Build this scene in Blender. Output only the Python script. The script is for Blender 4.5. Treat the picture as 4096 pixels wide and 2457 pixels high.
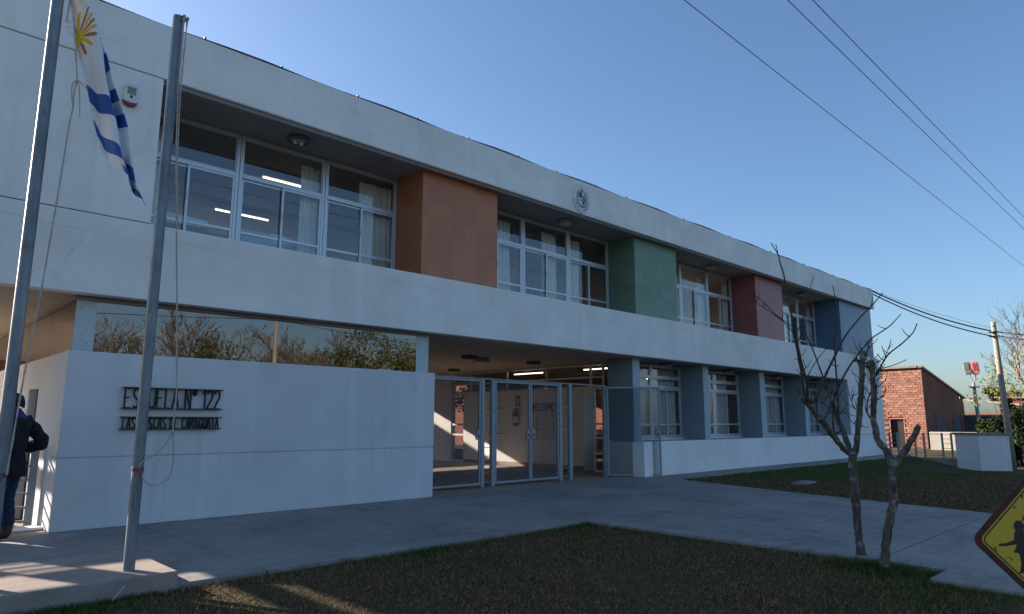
import bpy, bmesh, math, random
from mathutils import Vector, Matrix, noise as mnoise

# ------------------------------------------------------------------ scene, camera, sky, sun, exposure
S = bpy.context.scene
for o in list(bpy.data.objects):
    bpy.data.objects.remove(o)
COL = S.collection
R = math.radians

def make_camera():
    yaw, pitch, roll = R(45.834), R(9.514), R(0.101)
    fw = Vector((math.cos(pitch) * math.cos(yaw), math.cos(pitch) * math.sin(yaw), math.sin(pitch)))
    r = Vector((math.sin(yaw), -math.cos(yaw), 0)); u = r.cross(fw)
    r2 = r * math.cos(roll) + u * math.sin(roll); u2 = u * math.cos(roll) - r * math.sin(roll)
    cd = bpy.data.cameras.new('camera'); cd.lens = 24.0; cd.sensor_width = 36.0
    cd.clip_start = 0.05; cd.clip_end = 3000
    co = bpy.data.objects.new('camera', cd); COL.objects.link(co)
    m = Matrix((r2, u2, -fw)).transposed().to_4x4(); m.translation = Vector((0, -10.2, 1.36))
    co.matrix_world = m
    S.camera = co
make_camera()

SUN_EL = 18.84          # degrees above the horizon
SUN_AZ = -22.8         # degrees from +Y towards +X
W = bpy.data.worlds.new('World'); S.world = W; W.use_nodes = True
wn = W.node_tree.nodes; sky = wn.new('ShaderNodeTexSky'); sky.sky_type = 'NISHITA'; sky.sun_disc = False
sky.sun_elevation = R(SUN_EL); sky.sun_rotation = R(SUN_AZ); sky.altitude = 60
sky.air_density = 1.0; sky.dust_density = 1.5; sky.ozone_density = 4.2
W.node_tree.links.new(sky.outputs[0], wn['Background'].inputs[0]); wn['Background'].inputs[1].default_value = 0.0675
sd = bpy.data.lights.new('sun', 'SUN'); sd.energy = 4.2; sd.angle = R(0.53); sd.color = (1.0, 0.88, 0.76)
so = bpy.data.objects.new('sun', sd); COL.objects.link(so)
sdir = Vector((math.sin(R(SUN_AZ)) * math.cos(R(SUN_EL)), math.cos(R(SUN_AZ)) * math.cos(R(SUN_EL)), math.sin(R(SUN_EL))))
so.rotation_euler = sdir.to_track_quat('Z', 'Y').to_euler(); so.location = (-10, 30, 20)
S.view_settings.view_transform = 'Standard'; S.view_settings.look = 'None'
S.view_settings.exposure = 1.7; S.view_settings.gamma = 1.0; S.view_settings.use_curve_mapping = False
S.render.engine = 'CYCLES'
S.cycles.use_denoising = True
S.cycles.max_bounces = 10; S.cycles.diffuse_bounces = 5; S.cycles.glossy_bounces = 5
S.cycles.transparent_max_bounces = 24; S.cycles.caustics_reflective = False; S.cycles.caustics_refractive = False

random.seed(7)
# ------------------------------------------------------------------ materials
class NT:
    def __init__(self, name):
        self.m = bpy.data.materials.new(name); self.m.use_nodes = True
        self.t = self.m.node_tree; self.n = self.t.nodes; self.b = self.n['Principled BSDF']
    def node(self, typ, **kw):
        x = self.n.new(typ)
        for k, v in kw.items(): setattr(x, k, v)
        return x
    def link(self, a, b): self.t.links.new(a, b)
    def coord(self, scale=(1, 1, 1)):
        g = self.node('ShaderNodeNewGeometry'); mp = self.node('ShaderNodeVectorMath', operation='MULTIPLY')
        mp.inputs[1].default_value = scale; self.link(g.outputs['Position'], mp.inputs[0]); return mp.outputs[0]
    def noise(self, scale, detail=6, rough=0.6, vec=None, stretch=(1, 1, 1)):
        x = self.node('ShaderNodeTexNoise'); x.inputs['Scale'].default_value = scale
        x.inputs['Detail'].default_value = detail; x.inputs['Roughness'].default_value = rough
        self.link(vec or self.coord(stretch), x.inputs['Vector']); return x.outputs['Fac']
    def ramp(self, fac, stops):
        x = self.node('ShaderNodeValToRGB'); e = x.color_ramp.elements
        while len(e) < len(stops): e.new(0.5)
        for i, (p, c) in enumerate(stops):
            e[i].position = p; e[i].color = (c, c, c, 1) if isinstance(c, (int, float)) else (*c, 1)
        self.link(fac, x.inputs[0]); return x.outputs[0]
    def mix(self, a, b, fac, mode='MIX'):
        x = self.node('ShaderNodeMix', data_type='RGBA', blend_type=mode)
        for sock, v in ((x.inputs[6], a), (x.inputs[7], b), (x.inputs[0], fac)):
            if isinstance(v, bpy.types.NodeSocket): self.link(v, sock)
            elif isinstance(v, (int, float)): sock.default_value = v
            else: sock.default_value = (*v, 1)
        return x.outputs[2]
    def math(self, op, a, b=0.0, c=0.0):
        x = self.node('ShaderNodeMath', operation=op)
        for i, v in enumerate((a, b, c)):
            if isinstance(v, bpy.types.NodeSocket): self.link(v, x.inputs[i])
            else: x.inputs[i].default_value = v
        return x.outputs[0]
    def sep(self, vec):
        x = self.node('ShaderNodeSeparateXYZ'); self.link(vec, x.inputs[0]); return x.outputs
    def bump(self, h, strength=0.3, dist=0.01):
        x = self.node('ShaderNodeBump'); x.inputs['Strength'].default_value = strength; x.inputs['Distance'].default_value = dist
        self.link(h, x.inputs['Height']); self.link(x.outputs[0], self.b.inputs['Normal'])
    def fin(self, col=None, rough=0.7, metal=0.0, spec=None):
        if col is not None:
            if isinstance(col, bpy.types.NodeSocket): self.link(col, self.b.inputs['Base Color'])
            else: self.b.inputs['Base Color'].default_value = (*col, 1)
        if isinstance(rough, bpy.types.NodeSocket): self.link(rough, self.b.inputs['Roughness'])
        else: self.b.inputs['Roughness'].default_value = rough
        self.b.inputs['Metallic'].default_value = metal
        if spec is not None: self.b.inputs['Specular IOR Level'].default_value = spec
        return self.m

def m_plain(name, col, rough=0.6, metal=0.0, var=0.12, scale=9.0, bump=0.0):
    t = NT(name)
    d = t.noise(scale, 5)
    c = t.mix(tuple(x * (1 - var) for x in col), tuple(min(1, x * (1 + var)) for x in col), t.ramp(d, [(0.3, 0.0), (0.7, 1.0)]))
    if bump: t.bump(t.noise(scale * 8, 4), bump, 0.004)
    return t.fin(c, rough, metal)

def m_plaster(name, col, crack_z=None, dirt=0.22, cracks=0.5, seed=0.0):
    """painted render: mottling, rain streaks, hairline cracks, fine grain"""
    t = NT(name)
    dark = tuple(c * (1 - dirt) * f for c, f in zip(col, (1.0, 0.985, 0.96)))
    blot = t.ramp(t.noise(0.7, 8, 0.65), [(0.35, 0.0), (0.75, 1.0)])
    c = t.mix(col, dark, blot)
    st = t.ramp(t.noise(3.0, 6, 0.6, stretch=(2.4, 2.4, 0.12)), [(0.48, 0.0), (0.74, 0.85)])
    st = t.math('MULTIPLY', st, t.ramp(t.noise(0.5, 4, 0.6), [(0.42, 0.0), (0.68, 0.75)]))
    c = t.mix(c, tuple(x * 0.74 for x in col), st)
    st2 = t.ramp(t.noise(2.3, 5, 0.5, stretch=(1.3, 1.3, 0.1)), [(0.55, 0.0), (0.8, 0.35)])
    c = t.mix(c, tuple(min(1, x * 1.18) for x in col), st2)
    g = t.coord()
    nz = t.node('ShaderNodeTexNoise'); nz.inputs['Scale'].default_value = 1.6; nz.inputs['Detail'].default_value = 5
    t.link(g, nz.inputs['Vector'])
    ad = t.node('ShaderNodeVectorMath', operation='ADD'); t.link(g, ad.inputs[0]); t.link(nz.outputs['Color'], ad.inputs[1])
    vo = t.node('ShaderNodeTexVoronoi', feature='DISTANCE_TO_EDGE'); vo.inputs['Scale'].default_value = 0.62
    t.link(ad.outputs[0], vo.inputs['Vector'])
    ln = t.ramp(vo.outputs['Distance'], [(0.0, 1.0), (0.006, 0.0)])
    msk = t.ramp(t.noise(0.35, 3, 0.5), [(0.52, 0.0), (0.62, cracks)])
    lf = t.math('MULTIPLY', ln, msk)
    if crack_z is not None:
        s = t.sep(g)
        n1 = t.node('ShaderNodeTexNoise', noise_dimensions='1D'); n1.inputs['Scale'].default_value = 1.3
        n1.inputs['Detail'].default_value = 7; n1.inputs['Roughness'].default_value = 0.62; t.link(s[0], n1.inputs['W'])
        zz = t.math('MULTIPLY_ADD', n1.outputs['Fac'], 0.42, crack_z - 0.21)
        dd = t.math('ABSOLUTE', t.math('SUBTRACT', s[2], zz))
        l2 = t.math('MULTIPLY', t.ramp(dd, [(0.0, 0.8), (0.005, 0.0)]), t.ramp(t.noise(0.6, 3, 0.5), [(0.38, 0.15), (0.6, 1.0)]))
        lf = t.math('MAXIMUM', lf, l2)
    c = t.mix(c, tuple(x * 0.42 for x in col), lf)
    spots = t.ramp(t.noise(5.5, 3, 0.5), [(0.745, 0.0), (0.76, 0.6)])
    c = t.mix(c, tuple(x * f for x, f in zip(col, (0.62, 0.55, 0.47))), spots)
    t.bump(t.math('ADD', t.noise(60, 4, 0.6), t.math('MULTIPLY', t.noise(4, 4), 1.5)), 0.25, 0.004)
    return t.fin(c, 0.85, spec=0.25)

def m_concrete(name, col, scale=1.0, grain=0.35, stain=0.35):
    t = NT(name)
    a = t.ramp(t.noise(0.55 * scale, 9, 0.65), [(0.32, 0.0), (0.7, 1.0)])
    c = t.mix(tuple(x * (1 - stain) for x in col), tuple(x * 1.12 for x in col), a)
    b = t.ramp(t.noise(2.6 * scale, 7, 0.7, stretch=(1, 2.2, 1)), [(0.42, 0.0), (0.72, grain)])
    c = t.mix(c, tuple(min(1, x * 1.5) for x in col), b)
    d = t.ramp(t.noise(9 * scale, 5, 0.6), [(0.66, 0.0), (0.78, 0.5)])
    c = t.mix(c, tuple(x * 0.55 for x in col), d)
    t.bump(t.math('ADD', t.noise(90, 3), t.math('MULTIPLY', t.noise(7, 5), 2.0)), 0.3, 0.004)
    return t.fin(c, t.ramp(t.noise(1.5, 5), [(0.3, 0.62), (0.7, 0.85)]), spec=0.3)

def m_boardsoffit(name, col):
    t = NT(name)
    st = t.noise(3.0, 6, 0.65, stretch=(0.35, 9, 9))
    c = t.mix(tuple(x * 0.72 for x in col), tuple(x * 1.15 for x in col), t.ramp(st, [(0.3, 0.0), (0.7, 1.0)]))
    c = t.mix(c, tuple(x * 0.7 for x in col), t.ramp(t.noise(0.8, 5), [(0.5, 0.0), (0.75, 0.6)]))
    t.bump(st, 0.4, 0.006)
    return t.fin(c, 0.85, spec=0.2)

def m_mosaic(name, c1, c2, c3, grout, size=0.0225):
    """small glass tiles in a square grid; u runs round the corner as x+y"""
    t = NT(name)
    s = t.sep(t.coord()); u = t.math('ADD', s[0], s[1])
    cb = t.node('ShaderNodeCombineXYZ'); t.link(u, cb.inputs[0]); t.link(s[2], cb.inputs[1])
    br = t.node('ShaderNodeTexBrick', offset=0.0, squash=1.0)
    br.inputs['Scale'].default_value = 1.0; br.inputs['Brick Width'].default_value = size; br.inputs['Row Height'].default_value = size
    br.inputs['Mortar Size'].default_value = size * 0.11; br.inputs['Mortar Smooth'].default_value = 0.2
    br.inputs['Color1'].default_value = (*c1, 1); br.inputs['Color2'].default_value = (*c2, 1); br.inputs['Mortar'].default_value = (*grout, 1)
    br.inputs['Bias'].default_value = 0.0
    t.link(cb.outputs[0], br.inputs['Vector'])
    c = br.outputs['Color']
    # sheets of tiles (30 cm) differ a little from one another
    sh = t.node('ShaderNodeTexBrick', offset=0.0); sh.inputs['Brick Width'].default_value = size * 14; sh.inputs['Row Height'].default_value = size * 14
    sh.inputs['Scale'].default_value = 1.0; sh.inputs['Mortar Size'].default_value = 0.002
    sh.inputs['Color1'].default_value = (0.84, 0.84, 0.84, 1); sh.inputs['Color2'].default_value = (1.1, 1.1, 1.1, 1); sh.inputs['Mortar'].default_value = (0.8, 0.8, 0.8, 1)
    t.link(cb.outputs[0], sh.inputs['Vector'])
    c = t.mix(c, sh.outputs['Color'], 0.8, 'MULTIPLY')
    wear = t.ramp(t.noise(1.7, 7, 0.65), [(0.5, 0.0), (0.8, 0.28)])
    c = t.mix(c, c3, wear)
    sk = t.ramp(t.noise(3.0, 5, 0.6, stretch=(4, 4, 0.25)), [(0.55, 0.0), (0.8, 0.2)])
    c = t.mix(c, tuple(min(1, x * 1.4 + 0.03) for x in c3), sk)
    t.bump(t.math('SUBTRACT', 1.0, br.outputs['Fac']), 0.5, 0.003)
    rg = t.math('MULTIPLY_ADD', br.outputs['Fac'], 0.5, 0.3)
    return t.fin(c, rg)

def m_brick(name, c1, c2, mortar, bw=0.285, rh=0.156, shade=0.0):
    t = NT(name)
    s = t.sep(t.coord()); u = t.math('ADD', s[0], s[1])
    cb = t.node('ShaderNodeCombineXYZ'); t.link(u, cb.inputs[0]); t.link(s[2], cb.inputs[1])
    br = t.node('ShaderNodeTexBrick', offset=0.5)
    br.inputs['Scale'].default_value = 1.0; br.inputs['Brick Width'].default_value = bw; br.inputs['Row Height'].default_value = rh
    br.inputs['Mortar Size'].default_value = 0.009; br.inputs['Mortar Smooth'].default_value = 0.3
    br.inputs['Color1'].default_value = (*c1, 1); br.inputs['Color2'].default_value = (*c2, 1); br.inputs['Mortar'].default_value = (*mortar, 1)
    t.link(cb.outputs[0], br.inputs['Vector'])
    c = br.outputs['Color']
    c = t.mix(c, tuple(x * 0.45 for x in c1), t.ramp(t.noise(0.9, 7, 0.7), [(0.45, 0.0), (0.75, 0.35 + shade)]))  # random dark blotches, deepened where a wall is painted as shaded
    t.bump(t.math('ADD', t.math('SUBTRACT', 1.0, br.outputs['Fac']), t.math('MULTIPLY', t.noise(30, 4), 0.4)), 0.8, 0.012)
    return t.fin(c, 0.9, spec=0.2)

def m_glass(name, f0=0.045, tint=(0.95, 0.97, 0.97)):
    """clear pane: each face mirrors by Schlick's law (the same from both sides) and lets the rest through"""
    m = bpy.data.materials.new(name); m.use_nodes = True; t = m.node_tree; n = t.nodes; n.clear()
    out = n.new('ShaderNodeOutputMaterial'); mx = n.new('ShaderNodeMixShader'); tr = n.new('ShaderNodeBsdfTransparent'); gl = n.new('ShaderNodeBsdfGlossy')
    tr.inputs[0].default_value = (*tint, 1); gl.inputs[0].default_value = (0.97, 0.98, 1.0, 1); gl.inputs['Roughness'].default_value = 0.0
    g = n.new('ShaderNodeNewGeometry'); d = n.new('ShaderNodeVectorMath'); d.operation = 'DOT_PRODUCT'
    t.links.new(g.outputs['Incoming'], d.inputs[0]); t.links.new(g.outputs['Normal'], d.inputs[1])
    def mt(op, a, b):
        x = n.new('ShaderNodeMath'); x.operation = op
        for i, v in enumerate((a, b)):
            if isinstance(v, (int, float)): x.inputs[i].default_value = v
            else: t.links.new(v, x.inputs[i])
        return x.outputs[0]
    c = mt('ABSOLUTE', d.outputs['Value'], 0.0); k = mt('POWER', mt('SUBTRACT', 1.0, c), 5.0); fr = mt('ADD', f0, mt('MULTIPLY', k, 1 - f0))
    # a little waviness so that the mirror image is not ruler-straight
    nz = n.new('ShaderNodeTexNoise'); nz.inputs['Scale'].default_value = 0.9; nz.inputs['Detail'].default_value = 1.0
    bp = n.new('ShaderNodeBump'); bp.inputs['Strength'].default_value = 0.05; bp.inputs['Distance'].default_value = 0.01
    t.links.new(g.outputs['Position'], nz.inputs['Vector']); t.links.new(nz.outputs['Fac'], bp.inputs['Height']); t.links.new(bp.outputs[0], gl.inputs['Normal'])
    t.links.new(fr, mx.inputs[0]); t.links.new(tr.outputs[0], mx.inputs[1]); t.links.new(gl.outputs[0], mx.inputs[2]); t.links.new(mx.outputs[0], out.inputs[0])
    return m

def m_emit(name, col, s):
    t = NT(name); t.b.inputs['Emission Color'].default_value = (*col, 1); t.b.inputs['Emission Strength'].default_value = s
    return t.fin(col, 0.5)

def m_galv(name, col=(0.19, 0.215, 0.235)):
    t = NT(name)
    c = t.mix(tuple(x * 0.7 for x in col), tuple(x * 1.25 for x in col), t.ramp(t.noise(9, 7, 0.7, stretch=(1, 1, 0.25)), [(0.3, 0.0), (0.7, 1.0)]))
    c = t.mix(c, tuple(x * 1.7 for x in col), t.ramp(t.noise(45, 4, 0.6, stretch=(1, 1, 0.08)), [(0.58, 0.0), (0.7, 0.6)]))
    c = t.mix(c, (0.10, 0.075, 0.06), t.ramp(t.noise(2.6, 8, 0.7), [(0.58, 0.0), (0.68, 0.8)]))
    t.bump(t.noise(60, 3), 0.2, 0.002)
    return t.fin(c, t.ramp(t.noise(5, 4), [(0.3, 0.42), (0.7, 0.62)]), 0.4)

def m_bark(name, c1, c2, lichen):
    t = NT(name)
    c = t.mix(c1, c2, t.ramp(t.noise(26, 7, 0.7, stretch=(1, 1, 0.3)), [(0.35, 0.0), (0.65, 1.0)]))
    c = t.mix(c, lichen, t.ramp(t.noise(11, 6, 0.65), [(0.54, 0.0), (0.66, 0.75)]))
    t.bump(t.noise(38, 6, 0.7, stretch=(1, 1, 0.3)), 0.9, 0.012)
    return t.fin(c, 0.95, spec=0.1)

def m_attr(name, attr='col', rough=0.8):
    t = NT(name); a = t.node('ShaderNodeAttribute'); a.attribute_name = attr
    return t.fin(a.outputs['Color'], rough, spec=0.15)

def m_ground():
    t = NT('ground_turf')
    n1 = t.ramp(t.noise(0.55, 8, 0.65), [(0.38, 0.0), (0.66, 1.0)])
    c = t.mix((0.115, 0.078, 0.045), (0.07, 0.072, 0.028), n1)
    c = t.mix(c, (0.21, 0.165, 0.105), t.ramp(t.noise(18, 7, 0.75), [(0.45, 0.0), (0.75, 0.8)]))
    c = t.mix(c, (0.035, 0.028, 0.02), t.ramp(t.noise(45, 5, 0.7), [(0.5, 0.0), (0.7, 0.7)]))
    t.bump(t.math('ADD', t.noise(70, 6, 0.75), t.math('MULTIPLY', t.noise(6, 4), 2.0)), 0.9, 0.03)
    return t.fin(c, 0.95, spec=0.1)

MT = dict(
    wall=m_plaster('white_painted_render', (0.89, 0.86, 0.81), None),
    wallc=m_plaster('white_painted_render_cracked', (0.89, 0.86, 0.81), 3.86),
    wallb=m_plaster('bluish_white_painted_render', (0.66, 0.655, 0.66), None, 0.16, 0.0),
    white=m_plaster('white_masonry_paint', (0.86, 0.84, 0.82), None, 0.14, 0.25),
    cream=m_plaster('cream_hall_paint', (0.76, 0.735, 0.69), None, 0.12, 0.2),
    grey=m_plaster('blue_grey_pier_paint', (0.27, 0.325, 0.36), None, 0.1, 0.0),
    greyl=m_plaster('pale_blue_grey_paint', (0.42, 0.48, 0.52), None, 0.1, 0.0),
    soff=m_plain('grey_soffit_paint', (0.30, 0.27, 0.245), 0.85, 0, 0.14, 1.5, 0.2),
    board=m_boardsoffit('board_marked_concrete', (0.50, 0.45, 0.39)),
    conc=m_concrete('pavement_concrete', (0.28, 0.262, 0.235), 1.4, 0.5, 0.45),
    concw=m_concrete('platform_concrete', (0.34, 0.275, 0.235), 2.0),
    hallf=m_concrete('hall_floor_screed', (0.36, 0.29, 0.23), 1.5),
    skirt=m_plain('brown_skirting', (0.30, 0.20, 0.14), 0.6),
    room=m_plain('interior_paint', (0.45, 0.43, 0.40), 0.9),
    roomd=m_plain('interior_floor', (0.16, 0.13, 0.11), 0.6),
    roof=m_plain('roof_felt', (0.05, 0.05, 0.055), 0.8),
    alu=m_plain('aluminium_frame', (0.52, 0.55, 0.58), 0.38, 0.35, 0.06),
    gate=m_plain('grey_gate_paint', (0.27, 0.30, 0.33), 0.5, 0.1, 0.1),
    mesh=m_plain('grey_mesh_paint', (0.07, 0.09, 0.11), 0.5, 0.1, 0.1),
    glass=m_glass('window_glass', 0.05, (0.94, 0.96, 0.96)),
    tint=m_glass('tinted_glass', 0.095, (0.66, 0.60, 0.52)),
    black=m_plain('black_enamel', (0.012, 0.013, 0.016), 0.5, 0.0, 0.2),
    rubber=m_plain('black_cable', (0.012, 0.012, 0.013), 0.6),
    galv=m_galv('galvanised_steel'),
    red=m_plain('red_paint', (0.42, 0.03, 0.025), 0.45),
    redox=m_plain('red_oxide_primer', (0.20, 0.045, 0.04), 0.6, 0, 0.2),
    rope=m_plain('pale_rope', (0.45, 0.41, 0.35), 0.9, 0, 0.25, 60),
    curtain=m_plain('cream_curtain_cloth', (0.62, 0.59, 0.53), 0.95, 0, 0.08, 3),
    purple=m_plain('purple_curtain_cloth', (0.08, 0.05, 0.30), 0.9),
    teal=m_plain('teal_curtain_cloth', (0.02, 0.10, 0.16), 0.9),
    plastic=m_plain('white_plastic', (0.66, 0.66, 0.64), 0.45, 0, 0.06),
    lampd=m_plain('dark_lamp_metal', (0.10, 0.095, 0.09), 0.5),
    lampg=m_plain('grey_lamp_metal', (0.26, 0.26, 0.255), 0.5),
    lens=m_plain('milky_lamp_lens', (0.42, 0.40, 0.36), 0.3),
    tube=m_emit('lit_fluorescent_tube', (1.0, 0.82, 0.62), 1.3),
    turf=m_ground(),
    grass=m_attr('grass_blades'),
    leaf=m_attr('foliage_leaves'),
    asphalt=m_concrete('asphalt', (0.05, 0.05, 0.052), 2.0),
    bark=m_bark('pruned_tree_bark', (0.06, 0.048, 0.04), (0.17, 0.145, 0.12), (0.36, 0.36, 0.33)),
    twig=m_plain('twig_bark', (0.055, 0.036, 0.03), 0.8, 0, 0.3, 30),
    dtwig=m_plain('brown_twig_bark', (0.115, 0.078, 0.056), 0.9, 0, 0.25, 8),
    btwig=m_plain('pale_twig_bark', (0.22, 0.145, 0.10), 0.85, 0, 0.25, 8),
    wood=m_bark('weathered_pole_wood', (0.26, 0.22, 0.16), (0.38, 0.34, 0.27), (0.30, 0.31, 0.26)),
    brickp=m_brick('pink_brick', (0.30, 0.105, 0.065), (0.24, 0.08, 0.05), (0.13, 0.07, 0.05)),
    brickd=m_brick('shaded_brick', (0.26, 0.12, 0.075), (0.20, 0.09, 0.06), (0.13, 0.09, 0.07), shade=0.35),  # darker, blotchier bricks paint shade into the unlit street-facing wall
    copp=m_plain('concrete_coping', (0.28, 0.23, 0.18), 0.9, 0, 0.25, 3, 0.3),
    zinc=m_plain('corrugated_zinc', (0.42, 0.43, 0.45), 0.5, 0.3),
    dark=m_plain('dark_void_paint', (0.03, 0.026, 0.024), 0.9),
    maroon=m_plain('maroon_door_paint', (0.12, 0.015, 0.012), 0.6),
    stucco=m_plaster('pale_rough_stucco', (0.52, 0.47, 0.40), None, 0.3, 0.2),
    orange=m_mosaic('orange_mosaic', (0.64, 0.175, 0.028), (0.50, 0.12, 0.018), (0.44, 0.12, 0.035), (0.36, 0.22, 0.17)),
    green=m_mosaic('green_mosaic', (0.075, 0.18, 0.09), (0.13, 0.27, 0.15), (0.19, 0.32, 0.22), (0.26, 0.30, 0.25)),
    redm=m_mosaic('red_mosaic', (0.30, 0.05, 0.045), (0.40, 0.085, 0.075), (0.42, 0.15, 0.13), (0.32, 0.19, 0.17)),
    blue=m_mosaic('blue_mosaic', (0.035, 0.13, 0.25), (0.085, 0.22, 0.37), (0.15, 0.27, 0.40), (0.19, 0.26, 0.33)),
)
# ------------------------------------------------------------------ geometry helpers
ORG = {}          # object name -> world origin its mesh is measured from

def tag(o, label=None, cat=None, group=None, kind=None):
    if label: o['label'] = label
    if cat: o['category'] = cat
    if group: o['group'] = group
    if kind: o['kind'] = kind
    return o

def thing(name, label, cat, loc=(0, 0, 0), group=None, kind=None):
    o = bpy.data.objects.new(name, None); COL.objects.link(o); o.location = loc; o.empty_display_size = 0.3
    ORG[o.name] = Vector(loc)
    return tag(o, label, cat, group, kind)

class MB:
    def __init__(self): self.v = []; self.f = []; self.mi = []; self.cur = 0
    def add(self, vs, fs):
        b = len(self.v); self.v += [tuple(p) for p in vs]; self.f += [tuple(i + b for i in q) for q in fs]; self.mi += [self.cur] * len(fs); return self
    def box(self, x0, x1, y0, y1, z0, z1):
        vs = [(x, y, z) for x in (x0, x1) for y in (y0, y1) for z in (z0, z1)]
        return self.add(vs, [(0, 1, 3, 2), (4, 6, 7, 5), (0, 4, 5, 1), (2, 3, 7, 6), (0, 2, 6, 4), (1, 5, 7, 3)])
    def obox(self, c, ax, ay, az, hx, hy, hz):
        c, ax, ay, az = Vector(c), Vector(ax), Vector(ay), Vector(az)
        vs = [c + ax * (sx * hx) + ay * (sy * hy) + az * (sz * hz) for sx in (-1, 1) for sy in (-1, 1) for sz in (-1, 1)]
        return self.add(vs, [(0, 1, 3, 2), (4, 6, 7, 5), (0, 4, 5, 1), (2, 3, 7, 6), (0, 2, 6, 4), (1, 5, 7, 3)])
    def bar(self, p0, p1, w, h, up=(0, 0, 1)):
        p0, p1 = Vector(p0), Vector(p1); d = (p1 - p0); L = d.length
        if L < 1e-6: return self
        d /= L; u = Vector(up); s = d.cross(u)
        if s.length < 1e-4: s = d.cross(Vector((1, 0, 0)))
        s.normalize(); u = s.cross(d)
        return self.obox((p0 + p1) / 2, d, s, u, L / 2, w / 2, h / 2)
    def tube(self, pts, rad, n=8, cap=True, jit=0.0, gnarl=0.0):
        P = [Vector(p) for p in pts]; m = len(P)
        if not isinstance(rad, (list, tuple)): rad = [rad] * m
        elif len(rad) == 2 and m != 2: rad = [rad[0] + (rad[1] - rad[0]) * i / (m - 1) for i in range(m)]
        t0 = (P[1] - P[0]).normalized(); a = t0.orthogonal().normalized()
        vs = []; fs = []
        for i in range(m):
            t = (P[min(i + 1, m - 1)] - P[max(i - 1, 0)]).normalized()
            a = (a - t * a.dot(t))
            a = a.normalized() if a.length > 1e-5 else t.orthogonal().normalized()
            b = t.cross(a)
            for k in range(n):
                th = 2 * math.pi * k / n; r = rad[i] * (1 + (random.uniform(-jit, jit) if jit else 0))
                dv = a * math.cos(th) + b * math.sin(th); q = P[i] + dv * r
                if gnarl: q = q + dv * (r * gnarl * (mnoise.noise(q * 16) + .6 * mnoise.noise(q * 41)))
                vs.append(q)
        for i in range(m - 1):
            for k in range(n):
                k2 = (k + 1) % n; fs.append((i * n + k, i * n + k2, (i + 1) * n + k2, (i + 1) * n + k))
        if cap: fs += [tuple(range(n - 1, -1, -1)), tuple((m - 1) * n + k for k in range(n))]
        return self.add(vs, fs)
    def lathe(self, c, prof, n=24, axis='z', caps=True):
        """prof = [(r, h)...]; h runs along the axis"""
        c = Vector(c)
        ex, ey, ez = {'z': ((1, 0, 0), (0, 1, 0), (0, 0, 1)), 'x': ((0, 1, 0), (0, 0, 1), (1, 0, 0)), 'y': ((1, 0, 0), (0, 0, 1), (0, -1, 0))}[axis]
        ex, ey, ez = Vector(ex), Vector(ey), Vector(ez); vs = []; fs = []
        for r, h in prof:
            for k in range(n):
                th = 2 * math.pi * k / n; vs.append(c + ex * (r * math.cos(th)) + ey * (r * math.sin(th)) + ez * h)
        for i in range(len(prof) - 1):
            for k in range(n):
                k2 = (k + 1) % n; fs.append((i * n + k, i * n + k2, (i + 1) * n + k2, (i + 1) * n + k))
        if caps: fs += [tuple(range(n - 1, -1, -1)), tuple((len(prof) - 1) * n + k for k in range(n))]
        return self.add(vs, fs)
    def prism(self, pts, o, ex, ey, ez, depth):
        """flat outline pts (u,v) in the plane o+u*ex+v*ey, extruded by depth along ez"""
        o, ex, ey, ez = Vector(o), Vector(ex), Vector(ey), Vector(ez); n = len(pts)
        a = [o + ex * u + ey * v for u, v in pts]; b = [p + ez * depth for p in a]
        fs = [tuple(range(n - 1, -1, -1)), tuple(range(n, 2 * n))] + [(i, (i + 1) % n, n + (i + 1) % n, n + i) for i in range(n)]
        return self.add(a + b, fs)
    def build(self, name, mat, parent=None, smooth=False, bevel=0.0, kind=None, base=None):
        if parent is not None: org = ORG[parent.name]
        elif base is not None: org = Vector(base)
        else:
            xs = [p[0] for p in self.v]; ys = [p[1] for p in self.v]; zs = [p[2] for p in self.v]
            org = Vector(((min(xs) + max(xs)) / 2, (min(ys) + max(ys)) / 2, min(zs)))
        me = bpy.data.meshes.new(name)
        me.from_pydata([(p[0] - org.x, p[1] - org.y, p[2] - org.z) for p in self.v], [], self.f)
        mats = mat if isinstance(mat, (list, tuple)) else [mat]
        for m in mats: me.materials.append(MT[m] if isinstance(m, str) else m)
        if len(mats) > 1: me.polygons.foreach_set('material_index', self.mi)
        if smooth: me.polygons.foreach_set('use_smooth', [True] * len(me.polygons))
        me.update()
        o = bpy.data.objects.new(name, me); COL.objects.link(o)
        if parent is not None: o.parent = parent
        else: o.location = org
        ORG[o.name] = org
        if bevel:
            b = o.modifiers.new('edge', 'BEVEL'); b.width = bevel; b.segments = 2; b.limit_method = 'ANGLE'
        if kind: o['kind'] = kind
        return o

def box(name, mat, parent, x0, x1, y0, y1, z0, z1, bevel=0.0):
    return MB().box(x0, x1, y0, y1, z0, z1).build(name, mat, parent, bevel=bevel)

def sm(x): x = max(0.0, min(1.0, x)); return x * x * (3 - 2 * x)
def gz(x, y):
    """lawn level: flat by the school, falling a little towards the street at the far end"""
    return -0.035 - 0.42 * sm((x - 19) / 12) * sm((-y - 0.5) / 2.6) - 0.2 * sm((x - 32.7) / 2.5) - 0.12 * sm((-y - 9.5) / 3) * sm((14 - x) / 4)

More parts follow.
